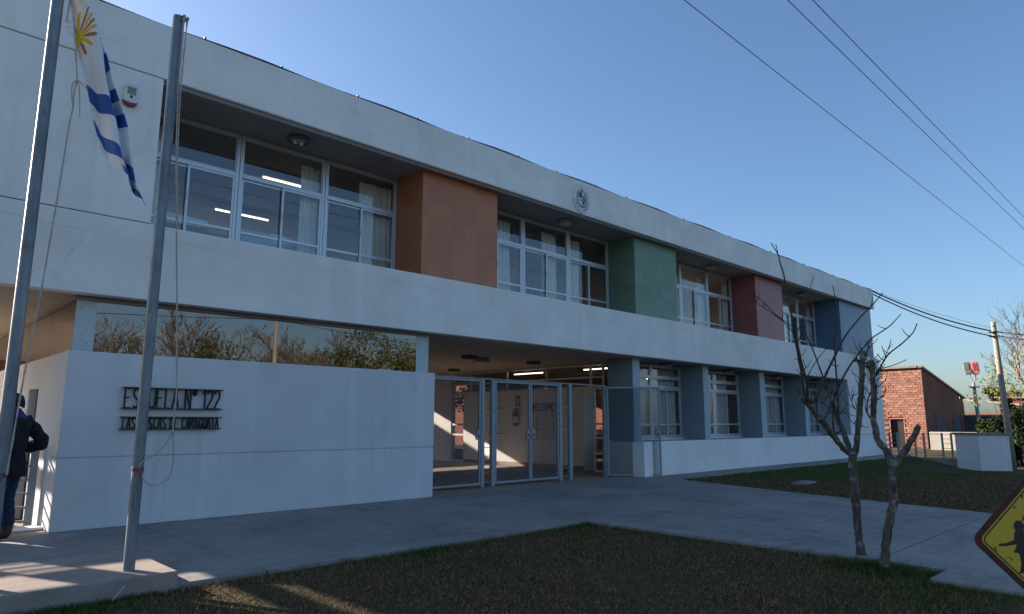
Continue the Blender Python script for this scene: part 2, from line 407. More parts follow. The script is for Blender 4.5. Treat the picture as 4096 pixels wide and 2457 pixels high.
# simple stroke alphabet in a box 0.6 wide, 1 high
def arc(cx, cy, rx, ry, a0, a1, n=9): return [(cx + rx * math.cos(R(a0 + (a1 - a0) * i / n)), cy + ry * math.sin(R(a0 + (a1 - a0) * i / n))) for i in range(n + 1)]
SS = arc(.3, .75, .25, .25, 40, 200, 7)[:-1] + [(.1, .6), (.5, .38)] + arc(.3, .25, .25, .25, 20, -140, 7)[1:]
FONT = {
    'A': [[(0, 0), (.3, 1), (.6, 0)], [(.12, .38), (.48, .38)]], 'B': [[(0, 0), (0, 1), (.35, 1), (.52, .88), (.52, .65), (.38, .53), (0, .53)], [(.38, .53), (.58, .4), (.58, .15), (.4, 0), (0, 0)]],
    'C': [arc(.33, .5, .3, .5, 50, 310)], 'D': [[(0, 0), (0, 1), (.25, 1), (.52, .8), (.58, .5), (.52, .2), (.25, 0), (0, 0)]],
    'E': [[(.5, 1), (0, 1), (0, 0), (.5, 0)], [(0, .52), (.36, .52)]], 'G': [arc(.33, .5, .3, .5, 50, 330) + [(.6, .42), (.36, .42)]],
    'I': [[(.3, 0), (.3, 1)]], 'L': [[(.05, 1), (.05, 0), (.5, 0)]], 'M': [[(0, 0), (0, 1), (.32, .35), (.64, 1), (.64, 0)]],
    'N': [[(0, 0), (0, 1), (.55, 0), (.55, 1)]], 'O': [arc(.3, .5, .3, .5, 0, 360, 16)], 'P': [[(0, 0), (0, 1), (.35, 1), (.55, .86), (.55, .64), (.35, .5), (0, .5)]],
    'R': [[(0, 0), (0, 1), (.35, 1), (.55, .86), (.55, .64), (.35, .5), (0, .5)], [(.28, .5), (.58, 0)]], 'S': [SS], 'T': [[(.3, 0), (.3, 1)], [(0, 1), (.6, 1)]],
    'U': [[(0, 1), (0, .28)] + arc(.3, .28, .3, .28, 180, 360, 8) + [(.6, 1)]], 'W': [[(0, 1), (.17, 0), (.34, .7), (.51, 0), (.68, 1)]],
    '1': [[(.1, .8), (.3, 1), (.3, 0)]], '2': [arc(.3, .73, .27, .27, 160, -30, 8) + [(.03, 0), (.58, 0)]], 'º': [arc(.2, .85, .14, .14, 0, 360, 10)],
}
def glyph(ch, o, ex, ey, ez, h, wsc, th, depth, yoff=0.0):
    mb = MB(); o, ex, ey, ez = Vector(o), Vector(ex), Vector(ey), Vector(ez)
    for st in FONT[ch]:
        P = [o + ex * (u * wsc * h) + ey * (v * h) for u, v in st]
        for a, b in zip(P, P[1:]):
            d = b - a; L = d.length
            if L < 1e-6: continue
            d /= L; mb.obox((a + b) / 2 + ez * (depth / 2), d, ez.cross(d), ez, L / 2 + th * 0.35, th / 2, depth / 2)
    return mb

# ------------------------------------------------------------------ ground, road, pavements
def build_ground():
    xs = [-150, -90, -50, -30, -20, -12, -8] + [-6 + i * 0.75 for i in range(60)] + [40, 43, 47, 52, 60, 75, 100, 150, 230]
    ys = [-220, -140, -90, -60, -45, -36, -30, -26, -22, -19.6] + [-19 + i * 0.75 for i in range(27)] + [1.5, 3, 6, 10, 15, 20, 28, 40, 60, 90, 140, 220]
    mb = MB(); n = len(ys)
    vs = [(x, y, gz(x, y) + (0.012 * mnoise.noise(Vector((x * 0.9, y * 0.9, 0))) - 0.01 if -7 < x < 40 and -13 < y < 1 else 0)) for x in xs for y in ys]
    mb.add(vs, [(i * n + j, (i + 1) * n + j, (i + 1) * n + j + 1, i * n + j + 1) for i in range(len(xs) - 1) for j in range(n - 1)])
    mb.build('ground', 'turf', smooth=True, kind='structure', base=(0, 0, 0))
    rd = MB().box(-150, 230, -20.5, -13.2, -0.5, -0.13).build('road', 'asphalt', kind='structure')
    # pavement: separate cast slabs with open joints
    pv = thing('pavement', None, None, (7, -4, 0), kind='structure'); g = 0.006
    def slab(poly, z=0.0, mat='conc'):
        mb = MB(); mb.prism(poly, (0, 0, z - 0.16), (1, 0, 0), (0, 1, 0), (0, 0, 1), 0.16); mb.build('slab', mat, pv, bevel=0.006)
    e = -3.86
    slab([(-6, e), (-3 - g, e), (-3 - g, -.003), (-6, -.003)]); slab([(-3 + g, e), (3 - g, e), (3 - g, -.003), (-3 + g, -.003)])
    slab([(3 + g, e), (7.62 - g, e), (7.62 - g, -.003), (3 + g, -.003)])
    slab([(7.62 + g, e), (13.66, e), (14.68, -.8), (14.68, -.003), (7.62 + g, -.003)])
    slab([(7.62, e - g * 2), (13.655, e - g * 2), (12.68, -7.6 + g), (7.62, -7.6 + g)])
    slab([(7.62, -7.6 - g), (12.675, -7.6 - g), (11.9, -11.2), (7.08, -11.2), (7.08, -8.22), (7.62, -8.22)], -0.002)
    for i in range(6):
        x0 = 14.68 + i * 3; slab([(x0 + g, -.78), (x0 + 3 - g, -.78), (x0 + 3 - g, -.055), (x0 + g, -.055)], 0.0 if i < 5 else -0.004)
    # hall and passage floor, set just under the front slabs
    hf = thing('hall_floor', None, None, (10, 6, 0), kind='structure')
    box('slab', 'hallf', hf, -6, 2.0, .002, 16, -.16, -.004); box('slab', 'hallf', hf, 7.9, 15.4, .002, 9, -.16, -.004); box('slab', 'hallf', hf, 2.3, 15.4, 9.004, 16, -.16, -.006)
    # raised flag platform
    pf = MB().prism([(-6, -3.9), (2.2, -3.9), (2.2, -2.55), (-6, -2.55)], (0, 0, -0.15), (1, 0, 0), (0, 1, 0), (0, 0, 1), 0.262).build('flag_platform', 'concw', bevel=0.012)
    pf['kind'] = 'structure'
build_ground()

# ------------------------------------------------------------------ the school
ZT, ZF, ZS, ZB = 7.12, 6.29, 4.09, 3.01       # roof line, fascia foot, spandrel top, spandrel foot
XL, XR = -0.5, 32.22
school = thing('school_building', 'long white two-storey school with coloured mosaic boxes between upstairs windows', 'school', (16, 4, 0))

def sub_window(parent_thing, x0, x1, z0, z1, y, rows, rail, name='window', label=None):
    """one window unit: rows = z of transoms (top lights); below them two sliding sashes with a low rail"""
    w = .055; d0, d1 = y - .03, y + .05
    fr = MB()
    fr.box(x0, x0 + w, d0, d1, z0, z1).box(x1 - w, x1, d0, d1, z0, z1).box(x0 + w, x1 - w, d0, d1, z1 - w, z1).box(x0 + w, x1 - w, d0 - .015, d1, z0, z0 + .045)
    for r_ in rows: fr.box(x0 + w, x1 - w, d0 - .004, d1, r_ - .035, r_ + .035)
    win = fr.build(name, 'alu', parent_thing, bevel=.004)
    if label: win['label'] = label
    tops = sorted(rows) + [z1 - w + .035]
    for a, b in zip(tops, tops[1:]):
        box('pane', 'glass', win, x0 + w + .012, x1 - w - .012, y + .005, y + .011, a + .035 + .008, b - .035 - .008)
        s = MB(); a2, b2 = a + .036, b - .036; q = .018
        s.box(x0 + w + .002, x1 - w - .002, y - .012, y + .02, a2, a2 + q).box(x0 + w + .002, x1 - w - .002, y - .012, y + .02, b2 - q, b2)
        s.box(x0 + w + .002, x0 + w + q, y - .012, y + .02, a2 + q, b2 - q).box(x1 - w - q, x1 - w - .002, y - .012, y + .02, a2 + q, b2 - q); s.build('bead', 'alu', win)
    zt = min(rows) - .036 if rows else z1 - w - .002; zb = z0 + .047; xm = (x0 + x1) / 2
    for k, (a, b) in enumerate(((x0 + w + .002, xm + .025), (xm - .025, x1 - w - .002))):
        yy = y + (.022 if k == 0 else -.012); s = .042
        m = MB(); m.box(a, a + s, yy - .014, yy + .014, zb, zt).box(b - s, b, yy - .014, yy + .014, zb, zt)
        m.box(a + s, b - s, yy - .014, yy + .014, zt - s, zt).box(a + s, b - s, yy - .014, yy + .014, zb, zb + .05).box(a + s, b - s, yy - .016, yy + .016, rail - .025, rail + .025)
        if k == 1: m.box(a + .01, a + .03, yy - .03, yy - .014, (zt + rail) / 2 - .1, (zt + rail) / 2 + .02)
        m.build('sash', 'alu', win, bevel=.003)
        box('pane', 'glass', win, a + s, b - s, yy - .003, yy + .003, rail + .025, zt - s); box('pane', 'glass', win, a + s, b - s, yy - .003, yy + .003, zb + .05, rail - .025)
    return win

def build_school():
    P = school
    # upper storey shell
    sp = box('spandrel_wall', 'wallc', P, XL, XR, 0, .2, ZB, ZS, .012)
    fa = box('fascia_wall', 'wall', P, XL, XR + .02, 0, .22, ZF, ZT, .012)
    box('drip_edge', 'soff', P, XL, XR, .012, .05, ZF - .018, ZF + .02)
    box('solid_wall', 'wall', P, XL, 2.82, .004, 1.22, ZS + .012, ZF - .016, .008)
    box('groove_strip', 'lampd', P, XL, 2.8, .02, .1, ZS - .004, ZS + .016); box('groove_strip', 'lampd', P, XL, 2.8, .02, .1, ZF - .02, ZF + .004)
    box('sill_ledge', 'wall', P, 2.82, 28.7, .2, 1.3, ZS - .2, ZS - .012)
    box('soffit_slab', 'board', P, XL + .02, 15.4, .2, 13.25, ZB + .006, ZB + .3); box('soffit_slab', 'soff', P, 15.4, XR - .02, .2, 8.4, ZB + .006, ZB + .3)
    box('roof_slab', 'soff', P, XL + .02, XR - .02, .05, 8.6, ZF + .004, ZF + .26); box('roof_slab', 'soff', P, XL + .02, 15.4, 8.6, 13.25, ZF + .004, ZF + .26)
    box('roof_covering', 'roof', P, XL + .2, XR - .2, .23, 8.6, ZT - .3, ZT - .12)
    box('end_wall', 'wall', P, XL, XL + .2, 1.23, 13.25, ZB + .31, ZT - .02); box('end_wall', 'wall', P, XR - .2, XR, .36, 8.4, .0, ZF)
    box('fascia_wall', 'wall', P, XR - .18, XR + .02, .23, 8.4, ZF + .002, ZT)
    box('rear_wall', 'room', P, 15.2, XR - .2, 8.3, 8.5, ZB + .31, 4.2); box('rear_wall', 'room', P, 15.2, XR - .2, 8.3, 8.5, 5.5, ZF); box('rear_wall', 'room', P, XL + .2, 15.4, 13.05, 13.24, ZB + .31, 4.2); box('rear_wall', 'room', P, XL + .2, 15.4, 13.05, 13.24, 5.6, ZF)  # gaps between lower and upper bands added to let light into the rooms
    box('room_floor', 'roomd', P, XL + .3, XR - .3, 1.3, 8.3, ZB + .31, ZB + .36); box('ceiling_panel', 'room', P, 2.9, 28.6, 1.35, 8.2, ZF - .03, ZF)
    for x in (2.9, 8.7, 15.8, 22.7, 28.9): box('partition_wall', 'room', P, x - .08, x + .08, 1.3, 8.29, ZB + .37, ZF - .035)
    box('partition_wall', 'room', P, 2.99, 15.1, 8.1, 8.25, ZB + .37, 4.2); box('partition_wall', 'room', P, 2.99, 15.1, 8.1, 8.25, 5.5, ZF - .035)  # middle left open so light from the rear reaches the front rooms
    # mosaic boxes
    for x0, x1, m, lb in ((7.74, 9.75, 'orange', 'orange mosaic tiled box'), (14.77, 16.8, 'green', 'green mosaic tiled box'), (21.65, 23.67, 'redm', 'dark red mosaic tiled box'), (28.62, 32.2, 'blue', 'blue mosaic tiled end box')):
        y0 = .3 if m != 'blue' else .17
        b = box('mosaic_box', m, P, x0, x1, y0, 1.35, ZS - .011, ZF - .001, .004); b['label'] = lb
    # upper windows: four bays of three units
    for x0, x1 in ((2.83, 7.735), (9.755, 14.765), (16.805, 21.645), (23.675, 28.61)):
        wd = (x1 - x0) / 3
        for k in range(3): sub_window(P, x0 + k * wd + .004, x0 + (k + 1) * wd - .004, ZS + .03, ZF - .004, 1.2, [5.55], 4.56)
    # ground floor, reception block
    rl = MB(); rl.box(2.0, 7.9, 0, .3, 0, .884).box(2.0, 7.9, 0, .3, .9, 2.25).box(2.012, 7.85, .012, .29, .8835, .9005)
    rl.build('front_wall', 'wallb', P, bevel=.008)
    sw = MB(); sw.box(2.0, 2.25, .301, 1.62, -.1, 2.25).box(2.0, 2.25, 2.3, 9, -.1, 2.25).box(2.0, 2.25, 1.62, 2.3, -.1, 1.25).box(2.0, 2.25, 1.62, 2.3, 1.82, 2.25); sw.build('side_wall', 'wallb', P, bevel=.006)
    box('window', 'dark', P, 2.1, 2.16, 1.62, 2.3, 1.25, 1.82)
    box('side_wall', 'cream', P, 7.65, 7.9, .301, 9, -.1, 2.25, .006)
    box('rear_wall', 'cream', P, 2.25, 7.65, 8.8, 9, -.1, 3.01)
    box('room_floor', 'roomd', P, 2.25, 7.65, .3, 8.8, -.1, .02)
    box('head_trim', 'soff', P, 2.06, 7.99, .27, .34, 2.955, 3.008, .004); box('head_trim', 'soff', P, 2.06, 2.13, .341, 8.8, 2.955, 3.008); box('head_trim', 'soff', P, 7.92, 7.99, .341, 8.8, 2.955, 3.008)
    box('sill_trim', 'alu', P, 2.02, 7.95, .2, .33, 2.251, 2.268, .003)
    for a, b in ((2.335, 4.98), (4.984, 7.67)): box('glass_strip', 'tint', P, a, b, .3, .308, 2.269, 2.954)
    film = m_film()
    box('peeling_film', film, P, 2.09, 2.335, .298, .309, 2.269, 2.954); box('peeling_film', film, P, 7.67, 7.96, .298, .309, 2.269, 2.954)
    for a, b in ((.32, 1.69), (1.7, 3.4), (3.41, 5.2), (5.21, 8.7)):
        box('side_glass', 'tint', P, 2.09, 2.098, a, b, 2.252, 2.954); box('side_glass', 'tint', P, 7.95, 7.958, a, b, 2.252, 2.954)
    box('roof_block', 'cream', P, 6.2, 7.2, 3.0, 4.2, 2.2, 2.8)
    # unseen pier and hung beam added at the free end to shape passage light
    box('shadow_beam', 'soff', P, XL + .01, XL + .09, .35, 4.59, 2.64, 2.86); box('shadow_beam', 'soff', P, XL + .01, XL + .09, 5.01, 13.0, 2.64, 2.86)
    box('shadow_pier', 'wall', P, XL + .01, XL + .42, 4.6, 5.0, -.01, ZB + .005)
    # hall: side wall with posters, high windows, glazed slots
    X = 15.4
    box('hall_wall', 'cream', P, X, X + .45, 2.68, 8.02, -.1, 2.31, .006); box('hall_wall', 'cream', P, X, X + .2, 8.72, 13.3, -.1, 3.01)
    MB().box(X - .012, X, 2.69, 8.01, -.004, .1).build('skirting', 'skirt', P)
    hw = MB()
    for yy in (1.97, 2.43, 4.17, 5.92, 7.68, 8.66): hw.box(X + .02, X + .08, yy - .03, yy + .03, 2.312, 2.955)
    hw.box(X + .02, X + .08, 1.94, 8.72, 2.955, 3.01).box(X + .02, X + .08, 1.94, 8.72, 2.6, 2.65).box(X + .015, X + .085, 1.94, 8.72, 2.312, 2.36)
    hwin = hw.build('high_window', 'alu', P, bevel=.004)
    ys = (1.97, 2.43, 4.17, 5.92, 7.68, 8.66)
    for a, b in zip(ys, ys[1:]):
        box('pane', 'glass', hwin, X + .045, X + .051, a + .031, b - .031, 2.361, 2.599); box('pane', 'glass', hwin, X + .045, X + .051, a + .031, b - .031, 2.651, 2.954)
    def slot(x, y0, y1, zr):
        m = MB(); m.box(x, x + .06, y0, y0 + .05, 0, 2.31).box(x, x + .06, y1 - .05, y1, 0, 2.31)
        for z in zr: m.box(x, x + .06, y0 + .05, y1 - .05, z - .03, z + .03)
        s = m.build('slot_window', 'alu', P, bevel=.003); zz = list(zr)
        for a, b in zip(zz, zz[1:]): box('pane', 'glass', s, x + .025, x + .031, y0 + .05, y1 - .05, a + .03, b - .03)
    slot(14.95, 1.2, 1.95, (.03, .5, .92, 1.3, 2.28)); slot(X + .02, 8.02, 8.72, (.03, .5, .9, 1.25, 2.28))
    # ground-floor classrooms: low wall, ledge, piers, windows
    box('low_wall', 'white', P, 14.46, 28.38, -.05, .1, 0, .86, .01); box('low_wall', 'white', P, 14.46, 14.62, .101, 1.19, -.0, .855, .006)
    box('window_ledge', 'greyl', P, 14.62, 28.38, .1, 1.08, .55, .852)
    box('window_ledge', 'white', P, 14.62, 28.6, 1.08, 1.3, 0, .88)
    for x0, x1 in ((14.65, 14.96), (18.14, 18.45), (21.72, 22.05), (25.15, 25.46)):
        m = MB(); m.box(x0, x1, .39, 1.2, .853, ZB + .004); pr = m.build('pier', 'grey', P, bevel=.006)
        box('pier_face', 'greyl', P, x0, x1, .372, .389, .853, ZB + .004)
    box('recess_wall', 'greyl', P, 28.38, 28.6, .02, 1.2, .87, ZB + .004)
    box('end_panel', 'white', P, 28.384, XR, -.04, .3, 0, .862, .008); box('end_panel', 'white', P, 28.384, XR, -.02, .3, .874, 3.03, .006)
    for x0, xm, x1 in ((14.965, 16.59, 18.135), (18.455, 20.07, 21.715), (22.055, 23.6, 25.145), (25.465, 27.0, 28.375)):
        for a, b in ((x0, xm - .003), (xm + .003, x1)): sub_window(P, a, b, .885, 2.985, 1.16, [2.34, 2.63], 1.28)
    box('room_floor', 'roomd', P, 15.9, XR - .3, 1.3, 8.4, -.1, .01)
    box('ceiling_panel', 'room', P, 15.5, XR - .25, 1.4, 8.3, 2.985, 3.008)
    for x in (24.4, 28.9): box('partition_wall', 'room', P, x - .06, x + .06, 1.31, 8.3, .0, 2.98)
    rw = MB(); rw.box(15.86, 19.6, 8.25, 8.4, 0, 2.98).box(19.6, 24.3, 8.25, 8.4, 0, .85).box(19.6, 24.3, 8.25, 8.4, 2.6, 2.98).box(24.46, XR - .2, 8.25, 8.4, 0, 2.98); rw.build('rear_wall', 'room', P)
    m = MB()
    for x in (19.6, 20.4, 21.2, 22.0, 22.8, 23.6, 24.25): m.box(x, x + .05, 8.28, 8.34, .85, 2.6)
    m.box(19.6, 24.3, 8.28, 8.34, 1.95, 2.02); m.build('rear_window', 'alu', P)
    box('sun_block_canopy', 'soff', P, 15.6, 27.0, 8.42, 14.3, ZB + .02, ZB + .16)  # unseen canopy added to keep direct sun out of the ground-floor classroom
    # clips along the parapet (hold the black cable)
    for i in range(24):
        x = .6 + i * 1.36 + random.uniform(-.1, .1)
        MB().box(x - .014, x + .014, .02, .09, ZT - .005, ZT + .06).build('cable_clip', 'rubber', P)

def m_film():
    t = NT('peeling_white_film')
    n = t.ramp(t.noise(34, 6, 0.7, stretch=(0.5, 1, 1.4)), [(0.60, 0.0), (0.66, 1.0)])
    c = t.mix((0.50, 0.56, 0.58), (0.12, 0.11, 0.10), n)
    return t.fin(c, 0.7)
build_school()
# ------------------------------------------------------------------ curtains
def curtain(x0, x1, z0, z1, y, label, mat='curtain', grp='cream curtains behind the windows', slant=0.0):
    x0 *= 1.0125; x1 *= 1.0125
    n = max(14, int((x1 - x0) * 60)); rows = 8; vs = []; fs = []
    ph = random.uniform(0, 6); fr = random.uniform(38, 52)
    for j in range(rows + 1):
        v = j / rows; z = z1 + (z0 - z1) * v
        for i in range(n + 1):
            u = i / n; x = x0 + (x1 - x0) * u
            sq = 1 - 0.06 * math.sin(v * math.pi); xx = x0 + (x1 - x0) * (0.5 + (u - 0.5) * sq) + slant * v * (1 - u)
            yy = y + (0.022 + 0.014 * v) * math.sin(fr * x + ph + 0.8 * math.sin(3 * v + x)) + 0.012 * math.sin(fr * .37 * x + 2 * v)
            vs.append((xx, yy, z - (0.012 * abs(math.sin(fr * x * .5)) if j == 0 else 0)))
    w = n + 1
    fs = [(j * w + i, j * w + i + 1, (j + 1) * w + i + 1, (j + 1) * w + i) for j in range(rows) for i in range(n)]
    o = MB().add(vs, fs).build('curtain', mat, smooth=True)
    m = o.modifiers.new('cloth', 'SOLIDIFY'); m.thickness = 0.004
    return tag(o, label, 'curtain', grp)
UZ = (4.12, 6.12)
for x0, x1, lb, mt, sl in (
    (2.9, 3.3, 'cream curtain at the window edge behind the upper flagpole end', 'curtain', 0), (5.6, 6.02, 'narrow cream curtain beside the lit tube in the leftmost upstairs windows', 'curtain', 0),
    (6.85, 7.62, 'wide gathered cream curtain in the upstairs window touching the orange box', 'curtain', 0),
    (9.9, 11.03, 'cream curtain in the upstairs window just right of the orange box', 'curtain', 0), (12.1, 12.62, 'cream curtain in the middle upstairs window below the emblem', 'curtain', 0),
    (13.0, 13.56, 'cream curtain beside the mullion in the upstairs window left of the green box', 'curtain', 0),
    (19.35, 19.95, 'cream curtain in the middle upstairs window between green and red boxes', 'curtain', 0), (21.05, 21.6, 'slanting cream curtain against the dark red box upstairs', 'curtain', -.1),
    (25.0, 26.4, 'pale curtain in the upstairs window just right of the red box', 'curtain', 0), (27.9, 28.45, 'slanting pale curtain against the blue box upstairs', 'curtain', -.25)):
    curtain(x0, x1, *UZ, 1.34, lb, mt, slant=sl)
tag(curtain(26.4, 26.75, 4.12, 5.5, 1.32, 'purple cloth hanging in the upstairs window right of the red box', 'purple', None), cat='curtain')
tag(curtain(27.1, 27.6, 4.12, 5.5, 1.36, 'dark teal cloth in the upstairs window left of the blue box', 'teal', None), cat='curtain')
LZ = (.9, 2.9)
for x0, x1, lb in ((16.68, 17.85, 'cream curtain in the ground-floor window nearest the entrance hall'), (15.6, 16.4, 'cream curtain behind the open mesh gate leaf'),
    (20.0, 20.95, 'cream curtain in the second ground-floor bay beside the dark gap'), (22.9, 24.85, 'cream curtain across the third ground-floor bay from the hall'), (26.3, 28.2, 'cream curtain in the last ground-floor bay behind the pruned tree')):
    curtain(x0, x1, *LZ, 1.33, lb, 'curtain', 'cream curtains downstairs')

# classroom things near the first window
def map_board():
    o = MB(); o.obox((5.3, 1.62, 4.42), (1, 0, 0), (0, .98, .2), (0, -.2, .98), .62, .012, .32)
    t = NT('printed_map'); v = t.ramp(t.noise(5, 8, 0.7), [(0.5, (0.26, 0.44, 0.55)), (0.56, (0.42, 0.50, 0.45)), (0.62, (0.32, 0.46, 0.56))]); t.fin(v, 0.5)
    tag(o.build('map_board', t.m), 'pale blue map board leaning inside the second upstairs window', 'map')
    for i, (x0, x1) in enumerate(((3.2, 4.15), (5.2, 5.9))):
        m = MB()
        for k in range(5): m.obox(((x0 + x1) / 2 + random.uniform(-.05, .05), 1.75, 4.62 + k * .03 - i * .02), (1, .05 * k - .1, 0), (0, 1, 0), (0, 0, 1), (x1 - x0) / 2, .2, .013)
        tag(m.build('paper_stack', 'plastic'), ('stack of white rolled charts in the leftmost upstairs window', 'small stack of charts behind the map board upstairs')[i], 'charts')
map_board()

# ------------------------------------------------------------------ lamps
def ceiling_lamp(x, y, z, r, label, body='lampg', open_=False):
    t = thing('ceiling_lamp', label, 'lamp', (x, y, z), 'round lamps under the soffits')
    MB().lathe((x, y, z), [(r * .92, -.001), (r, -.02), (r, -.06), (r * .86, -.075), (r * .80, -.075), (r * .80, -.05), (0.01, -.05)] if open_ else [(r * .9, -.001), (r, -.02), (r, -.07), (r * .9, -.09), (r * .82, -.095)], 28, caps=not open_).build('housing', body, t, smooth=False)
    if open_:
        MB().lathe((x, y, z), [(r * .78, -.052), (r * .7, -.06), (.01, -.065)], 24, caps=False).build('reflector', 'lens', t, smooth=True)
        for dx in (-.06, .06): MB().lathe((x + dx, y, z), [(.012, -.055), (.03, -.075), (.034, -.1), (.02, -.125), (.004, -.13)], 14).build('bulb', 'plastic', t, smooth=True)
    else: MB().lathe((x, y, z), [(r * .8, -.096), (r * .7, -.115), (r * .4, -.125), (.01, -.128)], 24, caps=False).build('lens', 'lens', t, smooth=True)
ceiling_lamp(5.23, .6, ZF - .002, .19, 'dark round lamp with two bare bulbs under the eave, leftmost upstairs', 'lampd', True)
for x, lb in ((12.36, 'round lamp under the eave below the emblem'), (19.4, 'round lamp under the eave between green and red boxes'), (26.2, 'round lamp under the eave between red and blue boxes')): ceiling_lamp(x, .65, ZF - .002, .19, lb)
for x, y, lb in ((11.35, 3.05, 'round lamp beside a boxed fitting on the hall ceiling'), (13.73, 3.07, 'round lamp on the hall ceiling above the double gate'), (13.92, 6.8, 'small-looking round lamp deepest in the hall ceiling'),
    (16.68, .68, 'round lamp over the first ground-floor bay'), (20.28, .7, 'round lamp over the second ground-floor bay'), (23.85, .75, 'round lamp over the third ground-floor bay'), (27.2, .7, 'round lamp over the last ground-floor bay')):
    ceiling_lamp(x, y, ZB + .004, .2, lb, 'lampd')
e = thing('emergency_light', 'boxy emergency light fixed beside the first hall ceiling lamp', 'lamp', (11.75, 3.2, 3.0))
MB().obox((11.86, 3.2, 2.955), (1, .0, 0), (0, 1, 0), (0, 0, 1), .27, .06, .05).build('housing', 'lampg', e, bevel=.01); MB().obox((11.9, 3.2, 2.9), (1, 0, 0), (0, 1, 0), (0, 0, 1), .2, .045, .008).build('lens', 'lens', e)
MB().tube([(11.55, 3.15, 3.0), (11.5, 3.1, 2.92), (11.56, 3.1, 2.86), (11.63, 3.13, 2.93), (11.64, 3.15, 3.0)], .006, 6).build('wire', 'rubber', e)

def tube_lamp(p0, p1, label):
    p0, p1 = Vector(p0), Vector(p1); d = (p1 - p0).normalized(); t = thing('fluorescent_lamp', label, 'lamp', (p0 + p1) / 2, 'lit tube lamps')
    s = d.cross(Vector((0, 0, 1)))
    MB().obox((p0 + p1) / 2 + Vector((0, 0, .045)), d, s, (0, 0, 1), (p1 - p0).length / 2 + .05, .07, .03).build('housing', 'lampg', t)
    MB().tube([p0, p1], .018, 10).build('tube', 'tube', t, smooth=True)
for a, b, lb in (((15.95, 6.1, 2.9), (15.95, 4.8, 2.9), 'lit tube lamp behind the hall high windows, nearest the left'), ((18.84, 5.92, 2.9), (18.84, 4.67, 2.9), 'lit tube lamp deeper in the classroom beyond the hall'), ((15.95, 3.1, 2.9), (15.95, 2.0, 2.9), 'lit tube lamp behind the high window beside the first pier'),
    ((20.9, 4.3, 2.9), (20.9, 3.2, 2.9), 'lit tube lamp seen through the second ground-floor bay'),
    ((5.46, 2.51, 6.13), (6.3, 2.51, 6.13), 'lit tube lamp beside the narrow curtain upstairs'), ((5.6, 5.3, 6.13), (6.85, 5.3, 6.13), 'lit tube lamp far back in the leftmost upstairs room')): tube_lamp(a, b, lb)

# ------------------------------------------------------------------ siren, emblem, lettering
def siren():
    t = thing('alarm_siren', 'white plastic alarm siren box with red lower lens on the upper left wall', 'siren', (2.4, 0, 5.73))
    MB().prism([(-.1, .05), (-.085, .28), (-.06, .3), (.06, .3), (.085, .28), (.1, .05), (.07, .03), (0, .02), (-.07, .03)], (2.4, .002, 5.72), (1, 0, 0), (0, 0, 1), (0, -1, 0), .085).build('case', 'plastic', t, bevel=.012)
    MB().prism([(-.098, .055), (-.07, .0), (0, -.02), (.07, .0), (.098, .055), (.06, .035), (0, .028), (-.06, .035)], (2.4, .0, 5.72), (1, 0, 0), (0, 0, 1), (0, -1, 0), .075).build('lens', 'redox', t, bevel=.008)
    for k in range(9): MB().box(2.345, 2.455, -.0885, -.084, 5.965 - k * .0125 - .002, 5.965 - k * .0125 + .002).build('slot', 'lampd', t)
    MB().lathe((2.4, -.083, 5.83), [(.02, 0), (.02, .005), (.012, .006)], 14, 'y').build('badge', 'maroon', t)
    d = NT('rust_stain'); 
siren()

